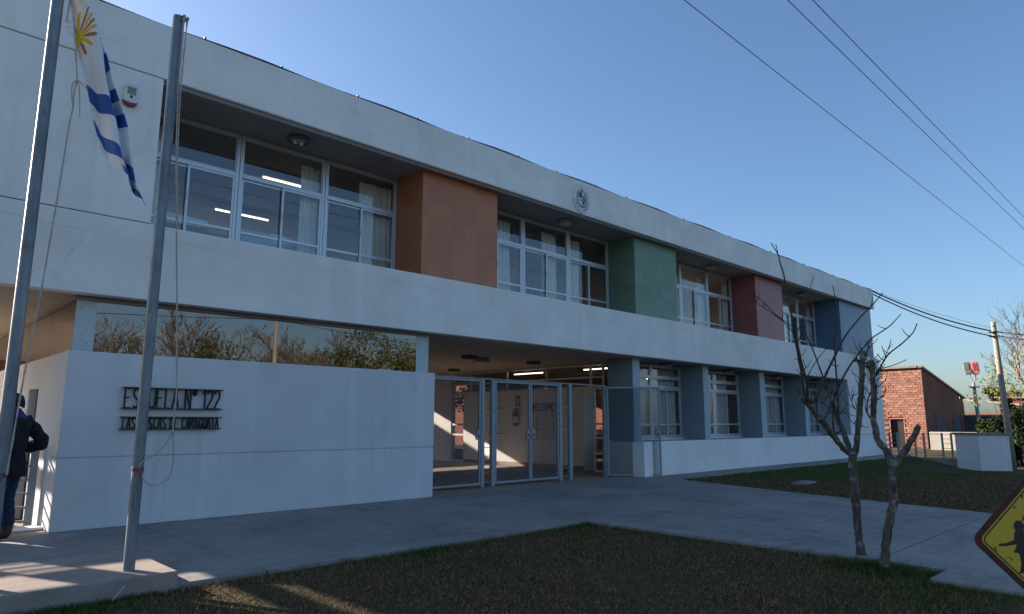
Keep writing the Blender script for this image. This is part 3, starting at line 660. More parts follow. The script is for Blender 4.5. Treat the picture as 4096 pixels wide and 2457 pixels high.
def emblem():
    cx, cz, a, b = 12.23, 6.675, .32, .365
    t = thing('school_emblem', 'oval white plaque with the national arms and ESCUELA PUBLICA lettering on the fascia', 'plaque', (cx, 0, cz - b))
    ell = lambda s, n=48: [(a * s * math.cos(2 * math.pi * k / n), b * s * math.sin(2 * math.pi * k / n)) for k in range(n)]
    o = (cx, -.03, cz); ex, ey, ez = (1, 0, 0), (0, 0, 1), (0, -1, 0)
    MB().prism(ell(1), (cx, .001, cz), ex, ey, ez, .03).build('plate', 'plastic', t, bevel=.003)
    navy = m_plain('navy_print', (0.015, 0.03, 0.10), 0.5); lb = m_plain('pale_blue_print', (0.25, 0.42, 0.52), 0.5); gold = m_plain('gold_print', (0.50, 0.26, 0.04), 0.5); grn = m_plain('wreath_green_print', (0.015, 0.10, 0.06), 0.5); blu = m_plain('blue_print', (0.02, 0.07, 0.22), 0.5)
    L = lambda k: (cx, -.0305 - .0012 * k, cz)
    sh = lambda a0, a1: [(0, 0)] + [(.125 * math.cos(R(q)), .165 * math.sin(R(q)) + .0) for q in [a0 + (a1 - a0) * i / 10 for i in range(11)]]
    for (a0, a1), m in (((90, 180), navy), ((0, 90), 'plastic'), ((180, 270), 'plastic'), ((270, 360), navy)): MB().prism(sh(a0, a1), L(1), ex, ey, ez, .0012).build('shield_quarter', m, t)
    MB().prism([(.01, .03), (.05, .03), (.1, .03), (.07, .1), (.04, .06)], L(2), ex, ey, ez, .001).build('hill', grn, t)
    MB().prism([(.0, .0), (.122, .0), (.12, .025), (.06, .035), (.0, .02)], L(2), ex, ey, ez, .001).build('waves', lb, t)
    MB().prism([(-.08, -.06), (-.06, -.02), (-.045, -.045), (-.02, -.05), (-.03, -.09), (-.045, -.065), (-.065, -.07), (-.075, -.1)], L(2), ex, ey, ez, .001).build('horse', 'black', t)
    MB().prism([(.02, -.07), (.04, -.04), (.08, -.05), (.1, -.04), (.08, -.09), (.04, -.08)], L(2), ex, ey, ez, .001).build('ox', gold, t)
    MB().prism([(.055 * math.cos(R(q)), .165 + .05 * math.sin(R(q))) for q in range(0, 181, 15)], L(2), ex, ey, ez, .0012).build('sun_disc', gold, t)
    for k in range(13):
        q = R(-5 + k * 190 / 12); r0, r1 = .055, .115 - .02 * (k % 2); d = .09
        MB().prism([(r0 * math.cos(q - d), .165 + r0 * math.sin(q - d)), (r1 * math.cos(q), .165 + r1 * math.sin(q)), (r0 * math.cos(q + d), .165 + r0 * math.sin(q + d))], L(1), ex, ey, ez, .0012).build('sun_ray', gold, t)
    for s in (-1, 1):
        for k in range(17):
            q = R(-85 + k * 8.3); px, pz = s * .175 * math.cos(q), .205 * math.sin(q) - .01
            for side in (-1, 1):
                an = q + R(90) + side * .7; l = .05
                dx, dz = s * math.cos(an) * l, math.sin(an) * l; nx, nz = -dz * .16, dx * .16
                MB().prism([(px, pz), (px + dx * .5 + nx, pz + dz * .5 + nz), (px + dx, pz + dz), (px + dx * .5 - nx, pz + dz * .5 - nz)], L(1 if side > 0 else 2), ex, ey, ez, .001).build('wreath_leaf', grn, t)
    for dx, dz in ((-.05, -.2), (.04, -.21), (-.02, -.235), (.02, -.19), (0, -.215)): MB().prism([(dx - .03, dz), (dx, dz + .012), (dx + .03, dz + .004), (dx, dz - .014)], L(3), ex, ey, ez, .001).build('ribbon', blu, t)
    for txt, a0, a1 in (('ESCUELA', 197, 258), ('PUBLICA', 284, 345)):
        for k, ch in enumerate(txt):
            q = R(a0 + (a1 - a0) * k / 6); px, pz = .272 * math.cos(q), .318 * math.sin(q); tx = Vector((-.272 * math.sin(q), 0, .318 * math.cos(q))).normalized(); up = Vector((0, -1, 0)).cross(tx) * -1
            up = Vector((-math.cos(q) , 0, -math.sin(q))).normalized(); tx = up.cross(Vector((0, -1, 0))) 
            glyph(ch, Vector((cx + px, -.0305, cz + pz)) - tx * .012 - up * .005, tx, up, (0, -1, 0), .042, .85, .008, .0015).build('letter', blu, t)
emblem()

def letter_row(txt, x0, x1, z0, z1, label):
    t = thing('lettering_sign', label, 'sign', ((x0 + x1) / 2, 0, z0))
    for z in (z0, z1): MB().box(x0 - .02, x1 + .02, -.085, -.004, z - .006, z + .006).build('rail', 'black', t)
    h = z1 - z0 - .014; adv = []
    for ch in txt: adv.append(.55 if ch == ' ' else (.55 if ch in '1I' else (.48 if ch == 'º' else .8)))
    sc = (x1 - x0) / sum(adv); x = x0
    for ch, a in zip(txt, adv):
        if ch != ' ': glyph(ch, (x + sc * .06, -.03, z0 + .007), (1, 0, 0), (0, 0, 1), (0, -1, 0), h, sc / h * (1.02 if h > .2 else .95), .018 if h > .2 else .0125, .03).build('letter', 'black', t)
        x += sc * a
letter_row('ESCUELA Nº 122', 2.68, 3.95, 1.525, 1.80, 'upper row of black metal letters reading ESCUELA Nº 122')
letter_row('LAS TOSCAS DE CARAGUATA', 2.68, 3.95, 1.25, 1.41, 'lower row of black metal letters reading LAS TOSCAS DE CARAGUATA')

# ------------------------------------------------------------------ mesh gates of the hall
def expanded_mesh(o, ex, ez, w, h, dw=.05, dh=.026, th=.0026):
    """expanded-metal sheet as flat zig-zag strands in the plane o + u*ex + v*ez"""
    mb = MB(); o, ex, ez = Vector(o), Vector(ex), Vector(ez); nrm = ex.cross(ez)
    nu = int(w / (dw / 2)); nv = int(h / dh); su = w / nu; sv = h / nv
    for j in range(nv + 1):
        for s in (0, 1):
            if j == nv and s == 1: continue
            vs = []; fs = []
            for i in range(nu + 1):
                up = ((i + s) % 2) * sv * .5 * (1 if s == 0 else 1); v = j * sv + (sv * .5 if s else 0) + (((i + s) % 2) - .5) * sv * .5
                v = max(0, min(h, v)); p = o + ex * (i * su) + ez * v
                vs += [p - ez * th + nrm * .002, p + ez * th - nrm * .002]
            fs = [(2 * i, 2 * i + 2, 2 * i + 3, 2 * i + 1) for i in range(nu)]
            mb.add(vs, fs)
    return mb

def gate_leaf(p0, p1, z0, z1, label, hinge_at=0, lock_at=1, grp='grey mesh gate leaves of the hall'):
    p0, p1 = Vector((*p0, 0)), Vector((*p1, 0)); d = (p1 - p0); w = d.length; d.normalize(); s = d.cross(Vector((0, 0, 1)))
    t = thing('mesh_gate', label, 'gate', (p0.x, p0.y, z0), grp)
    fr = MB(); f = .045
    for u in (f / 2, w - f / 2): fr.obox(p0 + d * u + Vector((0, 0, (z0 + z1) / 2)), d, s, (0, 0, 1), f / 2, .02, (z1 - z0) / 2)
    for z in (z0 + f / 2, z1 - f / 2): fr.obox(p0 + d * (w / 2) + Vector((0, 0, z)), d, s, (0, 0, 1), w / 2 - f - .001, .02, f / 2)
    fr.build('frame', 'gate', t, bevel=.004)
    expanded_mesh(p0 + d * f + Vector((0, 0, z0 + f)), d, (0, 0, 1), w - 2 * f, z1 - z0 - 2 * f).build('wire_mesh', 'mesh', t, kind='stuff')
    zl = z0 + (z1 - z0) * .47; ul = w - .07 if lock_at else .07
    lk = MB().obox(p0 + d * ul + Vector((0, 0, zl)) + s * .012, d, s, (0, 0, 1), .055, .022, .1).build('lock_box', 'gate', t, bevel=.004)
    MB().obox(p0 + d * ul + Vector((0, 0, zl - .02)) + s * .04, d, s, (0, 0, 1), .012, .006, .03).build('keyhole_plate', 'black', lk)
    uh = .0 if hinge_at == 0 else w
    for z in (z0 + .2, (z0 + z1) / 2, z1 - .25): MB().tube([p0 + d * uh + Vector((0, 0, z)) + s * .022, p0 + d * uh + Vector((0, 0, z + .12)) + s * .022], .012, 8).build('hinge', 'gate', t)
GY, g0, g1 = .78, .05, 2.24
gate_leaf((7.92, GY), (9.735, GY), g0, g1, 'wide mesh gate leaf next to the lettered wall', 0, 1)
gate_leaf((10.15, GY), (11.235, GY), g0, g1, 'left leaf of the double mesh gate', 0, 1)
gate_leaf((11.25, GY), (12.2, GY), g0, g1, 'right leaf of the double mesh gate', 1, 0)
gate_leaf((14.0, .74), (14.98, -.2), .02, g1, 'mesh gate leaf standing open against the white low wall', 0, 1)
def bar_panel(x0, x1, label):
    t = thing('bar_panel', label, 'grille', (x0, GY, 0), 'fixed bar panels between the gates')
    for x in (x0, x1): MB().box(x - .045, x + .045, GY - .03, GY + .05, 0, 2.25).build('post', 'gate', t, bevel=.004)
    for k in range(12):
        z = .1 + k * .178; MB().tube([(x0 + .046, GY, z), (x1 - .046, GY, z)], .008, 6).build('bar', 'gate', t)
bar_panel(9.79, 10.09, 'ladder-like fixed bars left of the double gate'); bar_panel(12.26, 12.62, 'ladder-like fixed bars right of the double gate')
MB().box(7.91, 14.02, GY - .006, GY + .014, 2.252, 2.276).build('gate_head_rail', 'gate'); tag(bpy.data.objects['gate_head_rail'], 'thin grey steel rail running over the mesh gates to the open leaf', 'rail')
t = thing('gate_post', 'grey steel post the open mesh leaf hangs on', 'post', (13.95, .8, 0)); MB().box(13.92, 13.995, .75, .83, 0, 2.25).build('shaft', 'gate', t, bevel=.004); MB().box(13.9, 14.0, .74, .84, -.003, .012).build('foot_plate', 'gate', t)

# ------------------------------------------------------------------ hall wall things
def extinguisher():
    x = 15.4; y = 5.38
    t = thing('fire_extinguisher', 'red fire extinguisher hanging on the hall wall behind the gate', 'extinguisher', (x - .1, y, 1.2))
    MB().lathe((x - .1, y, 1.22), [(.06, 0), (.075, .015), (.075, .36), (.06, .42), (.03, .45), (.03, .48)], 20).build('cylinder', 'red', t, smooth=True)
    MB().lathe((x - .1, y, 1.32), [(.0765, 0), (.0765, .2)], 20, caps=False).build('paper_label', 'plastic', t)
    MB().box(x - .13, x - .07, y - .05, y + .03, 1.7, 1.75).build('valve', 'black', t); MB().obox((x - .1, y - .06, 1.77), (0, 1, .25), (1, 0, 0), (0, -.25, 1), .07, .01, .008).build('handle', 'black', t)
    MB().tube([(x - .1, y + .05, 1.72), (x - .1, y + .12, 1.68), (x - .1, y + .13, 1.5), (x - .1, y + .1, 1.36), (x - .09, y + .1, 1.25)], .012, 8).build('hose', 'black', t, smooth=True)
    s = thing('extinguisher_sign', 'red and white sign above the fire extinguisher', 'sign', (x, y, 1.86))
    MB().box(x - .006, x - .001, y - .12, y + .12, 1.84, 2.16).build('plate', 'red', s); MB().box(x - .008, x - .0065, y - .05, y + .05, 1.9, 2.08).build('pictogram', 'plastic', s); MB().box(x - .0095, x - .0082, y - .022, y + .022, 1.92, 2.04).build('pictogram_core', 'red', s)
extinguisher()
def poster():
    x = 15.4 - .004; y0, y1, z0, z1 = 3.77, 4.85, .8, 1.93
    t = thing('welcome_poster', 'paper poster reading WELCOME in coloured letters on the hall wall', 'poster', (x, 4.3, z0))
    MB().box(x - .002, x + .003, y0, y1, z0, z1).build('sheet', m_plain('poster_paper', (0.60, 0.54, 0.46), 0.9), t)
    cols = [(.35, .03, .05), (.4, .02, .12), (.05, .06, .2), (.02, .25, .3), (.03, .10, .35), (.45, .05, .2), (.03, .03, .06)]
    for k, ch in enumerate('WELCOME'):
        m = m_plain('poster_ink_%s' % 'abcdefg'[k], cols[k], .7)
        glyph(ch, (x - .002, y1 - .04 - k * .147, 1.7), (0, -1, 0), (0, 0, 1), (-1, 0, 0), .2, .95, .036, .002).build('letter', m, t)
    random.seed(3); pc = [(.5, .2, .02), (.1, .3, .03), (.3, .25, .45), (.25, .22, .3), (.55, .4, .03)]
    for k in range(13):
        yy = y0 + .08 + (k % 3) * .34 + random.uniform(-.03, .03); zz = z0 + .08 + (k // 3) * .19
        c = MB().box(x - .004, x - .0022, yy, yy + .22, zz, zz + .12).build('note_card', 'plastic', t); m = m_plain('note_ink_%d' % k, random.choice(pc), .8)
        MB().box(x - .0055, x - .0042, yy, yy + .05, zz, zz + .1).build('colour_bar', m, c)
        for r_ in range(3): MB().box(x - .0055, x - .0042, yy + .07, yy + .2, zz + .02 + r_ * .035, zz + .028 + r_ * .035).build('text_line', 'lampd', c)
poster()
t = thing('handrail', 'thin wall bar on the hall wall behind the gates', 'rail', (15.35, 6, .9))
for zz in (.98, 1.78):
    MB().tube([(15.34, 5.9, zz), (15.34, 6.7, zz)], .015, 8).build('bar', 'skirt', t); 
    for yy in (5.95, 6.65): MB().tube([(15.34, yy, zz), (15.4, yy, zz)], .01, 6).build('bracket', 'skirt', t)
# chairs in the classroom seen through the slot
def chair(x, y, col, label):
    m = m_plain('chair_' + label.split()[0], col, .4); t = thing('classroom_chair', label, 'chair', (x, y, 0), 'classroom chairs behind the slot window')
    MB().box(x - .18, x + .18, y - .18, y + .18, .42, .45).build('seat', m, t); MB().box(x + .14, x + .17, y - .17, y + .17, .62, .82).build('backrest', m, t)
    for sx in (-.16, .16):
        for sy in (-.16, .16): MB().tube([(x + sx * 1.1, y + sy * 1.1, .01), (x + sx, y + sy, .42)], .011, 6).build('leg', m, t)
    for sy in (-.15, .15): MB().tube([(x + .16, y + sy, .44), (x + .17, y + sy, .8)], .01, 6).build('upright', m, t)
chair(17.0, 3.0, (.12, .45, .06), 'green classroom chair behind the slot window'); chair(17.6, 3.9, (.5, .22, .03), 'orange classroom chair behind the green one')
# ------------------------------------------------------------------ flagpoles, ropes, flag
def smooth_path(P, k=6):
    P = [Vector(p) for p in P]; out = []
    for i in range(len(P) - 1):
        a, b, c, d = P[max(i - 1, 0)], P[i], P[i + 1], P[min(i + 2, len(P) - 1)]
        for j in range(k):
            t = j / k; out.append(.5 * ((2 * b) + (c - a) * t + (2 * a - 5 * b + 4 * c - d) * t * t + (3 * b - a - 3 * c + d) * t ** 3))
    return out + [P[-1]]

def rope(mb, pts, r=.0065): 
    P = smooth_path([(x, y, z) for x, y, z in pts], 8)
    for ph in (0, math.pi):                       # two twisted strands
        Q = []; s = 0
        for i, p in enumerate(P):
            if i: s += (P[i] - P[i - 1]).length
            a = s / .03 * math.pi + ph; Q.append(p + Vector((math.cos(a), math.sin(a), 0)) * r * .55)
        mb.tube(Q, r * .75, 6)

def flagpole(x, y, z0, z1, label, cut):
    t = thing('flagpole', label, 'flagpole', (x, y, z0), 'galvanised flagpoles')
    MB().lathe((x, y, z0), [(.046, 0), (.046, z1 - z0)], 28, caps=False).build('shaft', 'galv', t, smooth=True)
    MB().lathe((x, y, z1), [(.046, -.001), (.04, .004), (.001, .006)], 24).build('cap', 'galv', t)
    # red oxide patch round the pulley, pulley cheek and wheel
    m = MB(); n = 10; vs = []; fs = []
    for i in range(n + 1):
        u = -1 + 2 * i / n; hw = .34 * math.sqrt(max(0, 1 - max(0, u * -1) ** 2))
        for s in (-1, 1):
            a = R(-75) + s * max(hw, .02) * 1.3; vs.append((x + .0468 * math.cos(a), y + .0468 * math.sin(a), z1 - .13 + u * .12))
    fs = [(2 * i, 2 * i + 1, 2 * i + 3, 2 * i + 2) for i in range(n)]
    m.add(vs, fs).build('primer_patch', 'redox', t)
    MB().box(x + .02, x + .045, y - .075, y - .035, z1 - .07, z1 + .004).build('pulley_cheek', 'galv', t, bevel=.004); MB().lathe((x + .055, y - .06, z1 - .03), [(.028, 0), (.02, .008), (.028, .016)], 16, 'x').build('pulley_wheel', 'galv', t)
    MB().lathe((x, y, .93), [(.047, 0), (.0485, .004), (.0485, .03), (.047, .034)], 24, caps=False).build('cleat_ring', 'redox', t)
    MB().obox((x + .0, y - .055, .93), (1, 0, 0), (0, 1, 0), (0, 0, 1), .012, .02, .03).build('cleat', 'lampd', t, bevel=.004)
    return t
fp = flagpole(1.9, -3.6, .1, 5.22, 'shorter grey steel flagpole without a flag, on the platform corner', True)
Y2 = -3.675
m = MB(); rope(m, [(1.93, Y2, 5.19), (1.935, Y2, 4.44), (1.967, Y2, 3.77), (2.02, Y2, 3.15), (2.131, Y2, 1.77), (2.139, Y2, 1.465), (2.137, Y2, 1.284), (2.155, Y2, 1.1), (2.16, Y2, 1.0), (2.146, Y2, .895), (2.11, Y2, .839), (2.044, Y2, .81), (1.983, Y2 + .01, .815), (1.942, Y2 + .02, .86), (1.912, Y2 + .03, .915)])
rope(m, [(1.96, Y2, 5.19), (1.955, Y2, 4.45), (1.98, Y2, 3.77), (2.03, Y2, 3.1)]); rope(m, [(2.137, Y2, 1.284), (2.101, Y2, 1.18), (2.01, Y2, 1.07), (1.94, Y2, 1.033), (1.9, Y2 + .02, .99), (1.9, Y2 + .03, .95)])
m.build('halyard', 'rope', fp)
fq = flagpole(.93, -3.6, .1, 5.9, 'taller flagpole at the left edge carrying the flag', False)
YR = -3.67
m = MB(); rope(m, [(.98, YR, 5.85), (1.0, YR, 5.2), (1.011, YR, 4.98), (1.055, YR, 4.74), (1.126, YR, 4.25)])
rope(m, [(1.126, YR, 4.25), (1.113, YR, 4.117), (1.118, YR, 4.0), (1.106, YR, 3.86), (1.095, YR, 3.55), (1.08, YR, 3.14), (1.04, YR, 2.3), (1.0, YR, 1.73), (.965, YR, .95)])
rope(m, [(1.126, YR, 4.25), (1.15, YR, 4.156), (1.174, YR, 3.93)], .005); rope(m, [(1.121, YR, 4.25), (1.16, YR, 4.23), (1.209, YR + .02, 4.203)], .004); rope(m, [(.99, YR, 5.6), (1.006, YR, 4.98), (.998, YR, 4.74)]); rope(m, [(1.126, YR, 4.25), (1.095, YR, 4.2), (1.1, YR, 4.08), (1.115, YR, 4.02)], .005)
m.build('halyard', 'rope', fq)
def build_flag():
    LC = [(.943, 5.163), (1.023, 4.99), (1.07, 4.747), (1.123, 4.508), (1.175, 4.346), (1.223, 4.182), (1.273, 4.025), (1.324, 3.867), (1.356, 3.726)]
    RC = [(1.015, 5.159), (1.166, 4.909), (1.267, 4.745), (1.333, 4.592), (1.39, 4.347), (1.458, 4.145), (1.524, 3.956), (1.601, 3.585), (1.652, 3.449), (1.753, 3.297)]
    def at(Cv, s):
        k = s * (len(Cv) - 1); i = min(int(k), len(Cv) - 2); f = k - i; return Cv[i][0] + (Cv[i + 1][0] - Cv[i][0]) * f, Cv[i][1] + (Cv[i + 1][1] - Cv[i][1]) * f
    NS, NTT = 220, 90; mb = MB(); vs = []
    for i in range(NS + 1):
        s = i / NS; (lx, lz), (rx, rz) = at(LC, s), at(RC, s)
        for j in range(NTT + 1):
            t = j / NTT; x = lx + (rx - lx) * t * 1.12; z = lz + (rz - lz) * t - .05 * math.sin(math.pi * t) * s
            d = .10 * math.sin(t * 7.5 + 1.1 * s + .5) * (.35 + .8 * t) + .055 * math.sin(t * 15 + 4.5 * s) * (.25 + t) * (.3 + s) + .03 * math.sin(9 * s + 5 * t)
            vs.append((x + .012 * math.sin(t * 9 + 2 * s), -3.6 + d - .06 * t, z))
    w = NTT + 1
    def in_sun(x, z):
        cx, cz = 1.12, 4.69; dx = (x - cx) / .085; dz = (z - cz - .25 * (x - cx)) / .2; r = math.hypot(dx, dz); a = math.atan2(dz, dx)
        if r < .3: return 1
        k = (a + .12) / (2 * math.pi / 16); f = abs(k - round(k)) * 2; wob = .5 * (1 - min(1, (r - .3) / .85)) + .14
        if r < 1.12 and f < wob * 1.3: return 2 if int(round(k)) % 2 == 0 else 1
        return 0
    fs = []; mi = []
    for i in range(NS):
        s = (i + .5) / NS
        for j in range(NTT):
            t = (j + .5) / NTT; a = i * w + j; fs.append((a, a + 1, a + w + 1, a + w)); v = vs[a]
            c = 0
            if .555 < s < .67 and not (t > .8 and s < .6): c = 3
            elif .775 < s < .89: c = 3
            elif t > .84 and (.30 < s < .385 or .47 < s < .53): c = 3
            elif s > .945 and t > .42: c = 3
            elif s < .55: 
                k = in_sun(v[0], v[2])
                if k: c = k
            mi.append(c)
    mb.add(vs, fs); mb.mi = mi
    mats = [m_plain('flag_white_cloth', (.80, .79, .80), .9, 0, .05), m_plain('flag_yellow_print', (.72, .46, .015), .8), m_plain('flag_orange_print', (.46, .15, .01), .8), m_plain('flag_blue_print', (.03, .10, .36), .8)]
    for m_ in mats[:1]:
        pass
    o = mb.build('flag', mats, smooth=True); sol = o.modifiers.new('cloth', 'SOLIDIFY'); sol.thickness = .003
    tag(o, 'white and blue striped national flag with golden sun drooping from the taller pole', 'flag')
build_flag()

# ------------------------------------------------------------------ left passage: low gate, kerb, cabinet, blocks
t = thing('railing_gate', 'low grey railing gate beside the corner of the lettered wall', 'gate', (1.9, .82, 0))
MB().box(1.86, 1.95, .78, .86, 0, 1.04).build('post', 'gate', t, bevel=.004); MB().box(.1, .18, .78, .86, 0, 1.04).build('post', 'gate', t, bevel=.004)
for k in range(6): MB().box(.181, 1.859, .805, .835, .06 + k * .175, .085 + k * .175).build('bar', 'gate', t)
MB().box(.181, 1.859, .80, .84, 1.0, 1.035).build('top_rail', 'gate', t)
o = MB().box(.0, 2.08, .35, .62, 0, .035).build('threshold_kerb', 'white', bevel=.015); tag(o, 'low white kerb at the foot of the railing gate', 'kerb')
t = thing('meter_cabinet', 'cream meter cabinet with dark door behind the railing gate', 'cabinet', (1.75, 1.9, 0))
MB().box(1.72, 1.98, 1.7, 2.1, 0, .95).build('case', 'stucco', t, bevel=.01); MB().box(1.705, 1.72, 1.74, 2.06, .35, .9).build('door', 'lampd', t); MB().box(1.69, 1.99, 1.66, 2.14, .95, .99).build('lid', 'cream', t)
o = MB().prism([(1.2, 0), (1.68, 0), (1.68, .1), (1.3, .55), (1.2, .55)], (0, 1.3, 0), (1, 0, 0), (0, 0, 1), (0, 1, 0), .25).build('sloping_block', 'stucco', bevel=.01); tag(o, 'sloping white concrete block behind the railing gate', 'block')
# unseen screen added left of the school: its walls, slatted door and lintel throw the patchwork of light on the platform
t = thing('shadow_screen', 'added white screen with a slatted door, shaping the light beside the left passage', 'wall', (-1, 2.6, 0))
box('wall', 'white', t, -.78, .14, 2.55, 2.66, -.02, 2.24); box('wall', 'white', t, -4.5, -1.24, 2.55, 2.66, -.02, 2.24)
box('lintel', 'white', t, -4.5, -1.24, 2.56, 2.65, 2.52, 3.7); box('lintel', 'white', t, -1.238, -.79, 2.56, 2.65, 2.27, 3.1)
dr = MB().box(-1.236, -1.2, 2.58, 2.63, 0, 2.26).box(-.82, -.784, 2.58, 2.63, 0, 2.26).build('door', 'gate', t)
for k in range(28): MB().box(-1.199, -.821, 2.598, 2.612, .05 + k * .079, .09 + k * .079).build('slat', 'gate', dr)

# ------------------------------------------------------------------ person
def skin(name, V, E_, rad, mat, parent, sub=2):
    me = bpy.data.meshes.new(name); org = ORG[parent.name]
    me.from_pydata([tuple(Vector(v) - org) for v in V], E_, []); me.materials.append(mat if not isinstance(mat, str) else MT[mat])
    o = bpy.data.objects.new(name, me); COL.objects.link(o); o.parent = parent; ORG[o.name] = org
    sk = o.modifiers.new('skin', 'SKIN'); sk.use_smooth_shade = True
    for i, r_ in enumerate(rad):
        r_ = r_ if isinstance(r_, tuple) else (r_, r_); me.skin_vertices[0].data[i].radius = r_; me.skin_vertices[0].data[i].use_root = (i == 0)
    s = o.modifiers.new('sub', 'SUBSURF'); s.levels = sub; s.render_levels = sub
    return o
def person():
    base = Vector((1.455, -.295, 0)); F = Vector((-.78, .62, 0)); F.normalize(); L = Vector((-F.y * 1, F.x, 0)); L = Vector((-.62, -.78, 0)); U = Vector((0, 0, 1))
    P = lambda f, s, u: tuple(base + F * f + L * s + U * u)
    t = thing('person', 'person in black coat, purple scarf and jeans standing half behind the left flagpole', 'person', tuple(base))
    skinm = m_plain('skin_tone', (.36, .19, .13), .55, 0, .08); coat = m_plain('black_wool', (.009, .009, .012), .95, 0, .3, 40, .4); jean = m_plain('dark_denim', (.012, .022, .055), .9, 0, .3, 50, .3)
    scarf = m_plain('purple_knit', (.085, .025, .16), .95, 0, .35, 45, .8); hair = m_plain('dark_hair', (.018, .011, .009), .7, 0, .3, 60, .6); boot = m_plain('brown_leather', (.05, .024, .018), .6); phone = m_plain('green_phone_case', (.03, .42, .22), .4)
    V = []; E_ = []; Rr = []
    def add(p, r_, par=None):
        V.append(P(*p)); Rr.append(r_); i = len(V) - 1
        if par is not None: E_.append((par, i))
        return i
    pel = add((0, 0, .88), (.13, .10)); sp = add((-.01, 0, 1.08), (.125, .095), pel); ch = add((-.02, 0, 1.26), (.14, .10), sp); nk = add((0, 0, 1.42), .05, ch); hd0 = add((.02, 0, 1.50), (.065, .07), nk); hd1 = add((.03, 0, 1.57), (.078, .088), hd0); add((.02, 0, 1.64), (.06, .07), hd1); add((.11, 0, 1.56), .016, hd1)
    for s in (1, -1):
        sh = add((-.02, .17 * s, 1.36), .055, ch); el = add((-.2, .25 * s, 1.12), .042, sh); wr = add((.06, .27 * s - .05 * s, 1.035), .03, el); pa = add((.12, .2 * s, 1.03), (.034, .018), wr)
        for k in range(4):
            b = add((.155, .2 * s + (k - 1.5) * .016 * s, 1.035 + .004 * k), .009, pa); c = add((.19 - .004 * abs(k - 1.4), .19 * s + (k - 1.5) * .018 * s, 1.02), .008, b); add((.2 - .006 * abs(k - 1.4), .165 * s + (k - 1.5) * .018 * s, .998), .007, c)
        b = add((.11, .2 * s - .03 * s, 1.05), .011, pa); add((.15, .2 * s - .055 * s, 1.055), .009, b)
        hp = add((0, .09 * s, .82), .085, pel); kn = add((.03, .1 * s, .47), .055, hp); an = add((-.02, .1 * s, .1), .038, kn); add((.1, .11 * s, .05), .035, an)
    skin('body', V, E_, Rr, skinm, t)
    def loft(rings, mat, name, par=t, n=22, ph=0):
        vs = []; fs = []
        for (f, s, u, a, b) in rings:
            for k in range(n):
                th = 2 * math.pi * k / n; w_ = 1 + .03 * math.sin(3 * th + u * 25 + ph); vs.append(P(f + a * math.cos(th) * w_, s + b * math.sin(th) * w_, u))
        for i in range(len(rings) - 1):
            for k in range(n): fs.append((i * n + k, i * n + (k + 1) % n, (i + 1) * n + (k + 1) % n, (i + 1) * n + k))
        fs.append(tuple(range(n - 1, -1, -1))); fs.append(tuple((len(rings) - 1) * n + k for k in range(n)))
        return MB().add(vs, fs).build(name, mat, par, smooth=True)
    ct = loft([(-.02, 0, .72, .17, .21), (-.02, 0, .74, .18, .215), (-.015, 0, .85, .165, .205), (-.01, 0, 1.0, .145, .19), (-.02, 0, 1.12, .145, .19), (-.03, 0, 1.25, .155, .205), (-.03, 0, 1.34, .15, .215), (-.02, 0, 1.4, .11, .15), (-.01, 0, 1.44, .075, .09)], coat, 'coat')
    for s in (1, -1): MB().tube(smooth_path([P(-.03, .16 * s, 1.37), P(-.1, .215 * s, 1.28), P(-.2, .25 * s, 1.15), P(-.215, .255 * s, 1.08), P(-.12, .25 * s, 1.05), P(.04, .225 * s, 1.035)], 5), [.085 - .028 * (i / 25) + .008 * math.sin(i * 1.3) for i in range(26)], 16).build('sleeve', coat, ct, smooth=True)
    loft([(.0, 0, 1.34, .15, .16), (.02, 0, 1.37, .165, .17), (.02, 0, 1.42, .15, .15), (.03, 0, 1.47, .12, .12), (.02, 0, 1.505, .085, .09)], scarf, 'scarf', n=40, ph=1)
    MB().tube(smooth_path([P(.12, .05, 1.4), P(.15, .1, 1.3), P(.15, .1, 1.18)], 6), [.05, .035], 14, jit=.12).build('scarf_end', scarf, t, smooth=True)
    for s in (1, -1):
        MB().tube(smooth_path([P(0, .09 * s, .84), P(.02, .1 * s, .65), P(.035, .1 * s, .47), P(.0, .1 * s, .3), P(-.02, .1 * s, .16)], 5), [.115 - .045 * (i / 20) + .004 * math.sin(i * 2.2) for i in range(21)], 18).build('jeans_leg', jean, t, smooth=True)
        MB().tube(smooth_path([P(-.02, .1 * s, .22), P(-.022, .1 * s, .12), P(.0, .1 * s, .06), P(.09, .11 * s, .045), P(.17, .115 * s, .035)], 5), [.062 - .022 * (i / 20) for i in range(21)], 14).build('boot', boot, t, smooth=True)
    # hair: cap of overlapping locks, tied back
    h = MB()
    for k in range(90):
        a = random.uniform(0, 2 * math.pi); e = random.uniform(-.25, 1.45); d = Vector((math.cos(a) * math.cos(e), math.sin(a) * math.cos(e), math.sin(e)))
        if d.x > .15 and d.z < .45: continue
        c = Vector((.02, 0, 1.585)); p = c + Vector((d.x * .092, d.y * .08, d.z * .092)); q = p + Vector((-.03, d.y * .008, -.035 - .03 * random.random()))
        h.tube(smooth_path([P(*p), P(*(p * .5 + q * .5 + d * .006)), P(*q)], 3), [.017, .009], 6)
    h.lathe(P(-.02, 0, 1.59), [(.02, -.08), (.07, -.05), (.083, .01), (.065, .06), (.02, .085)], 14); h.build('hair', hair, t, smooth=True)
    MB().obox(P(.215, .17, 1.0), F, L, U, .04, .035, .006).build('phone', phone, t, bevel=.003)
    tp = bpy.data.objects
person()

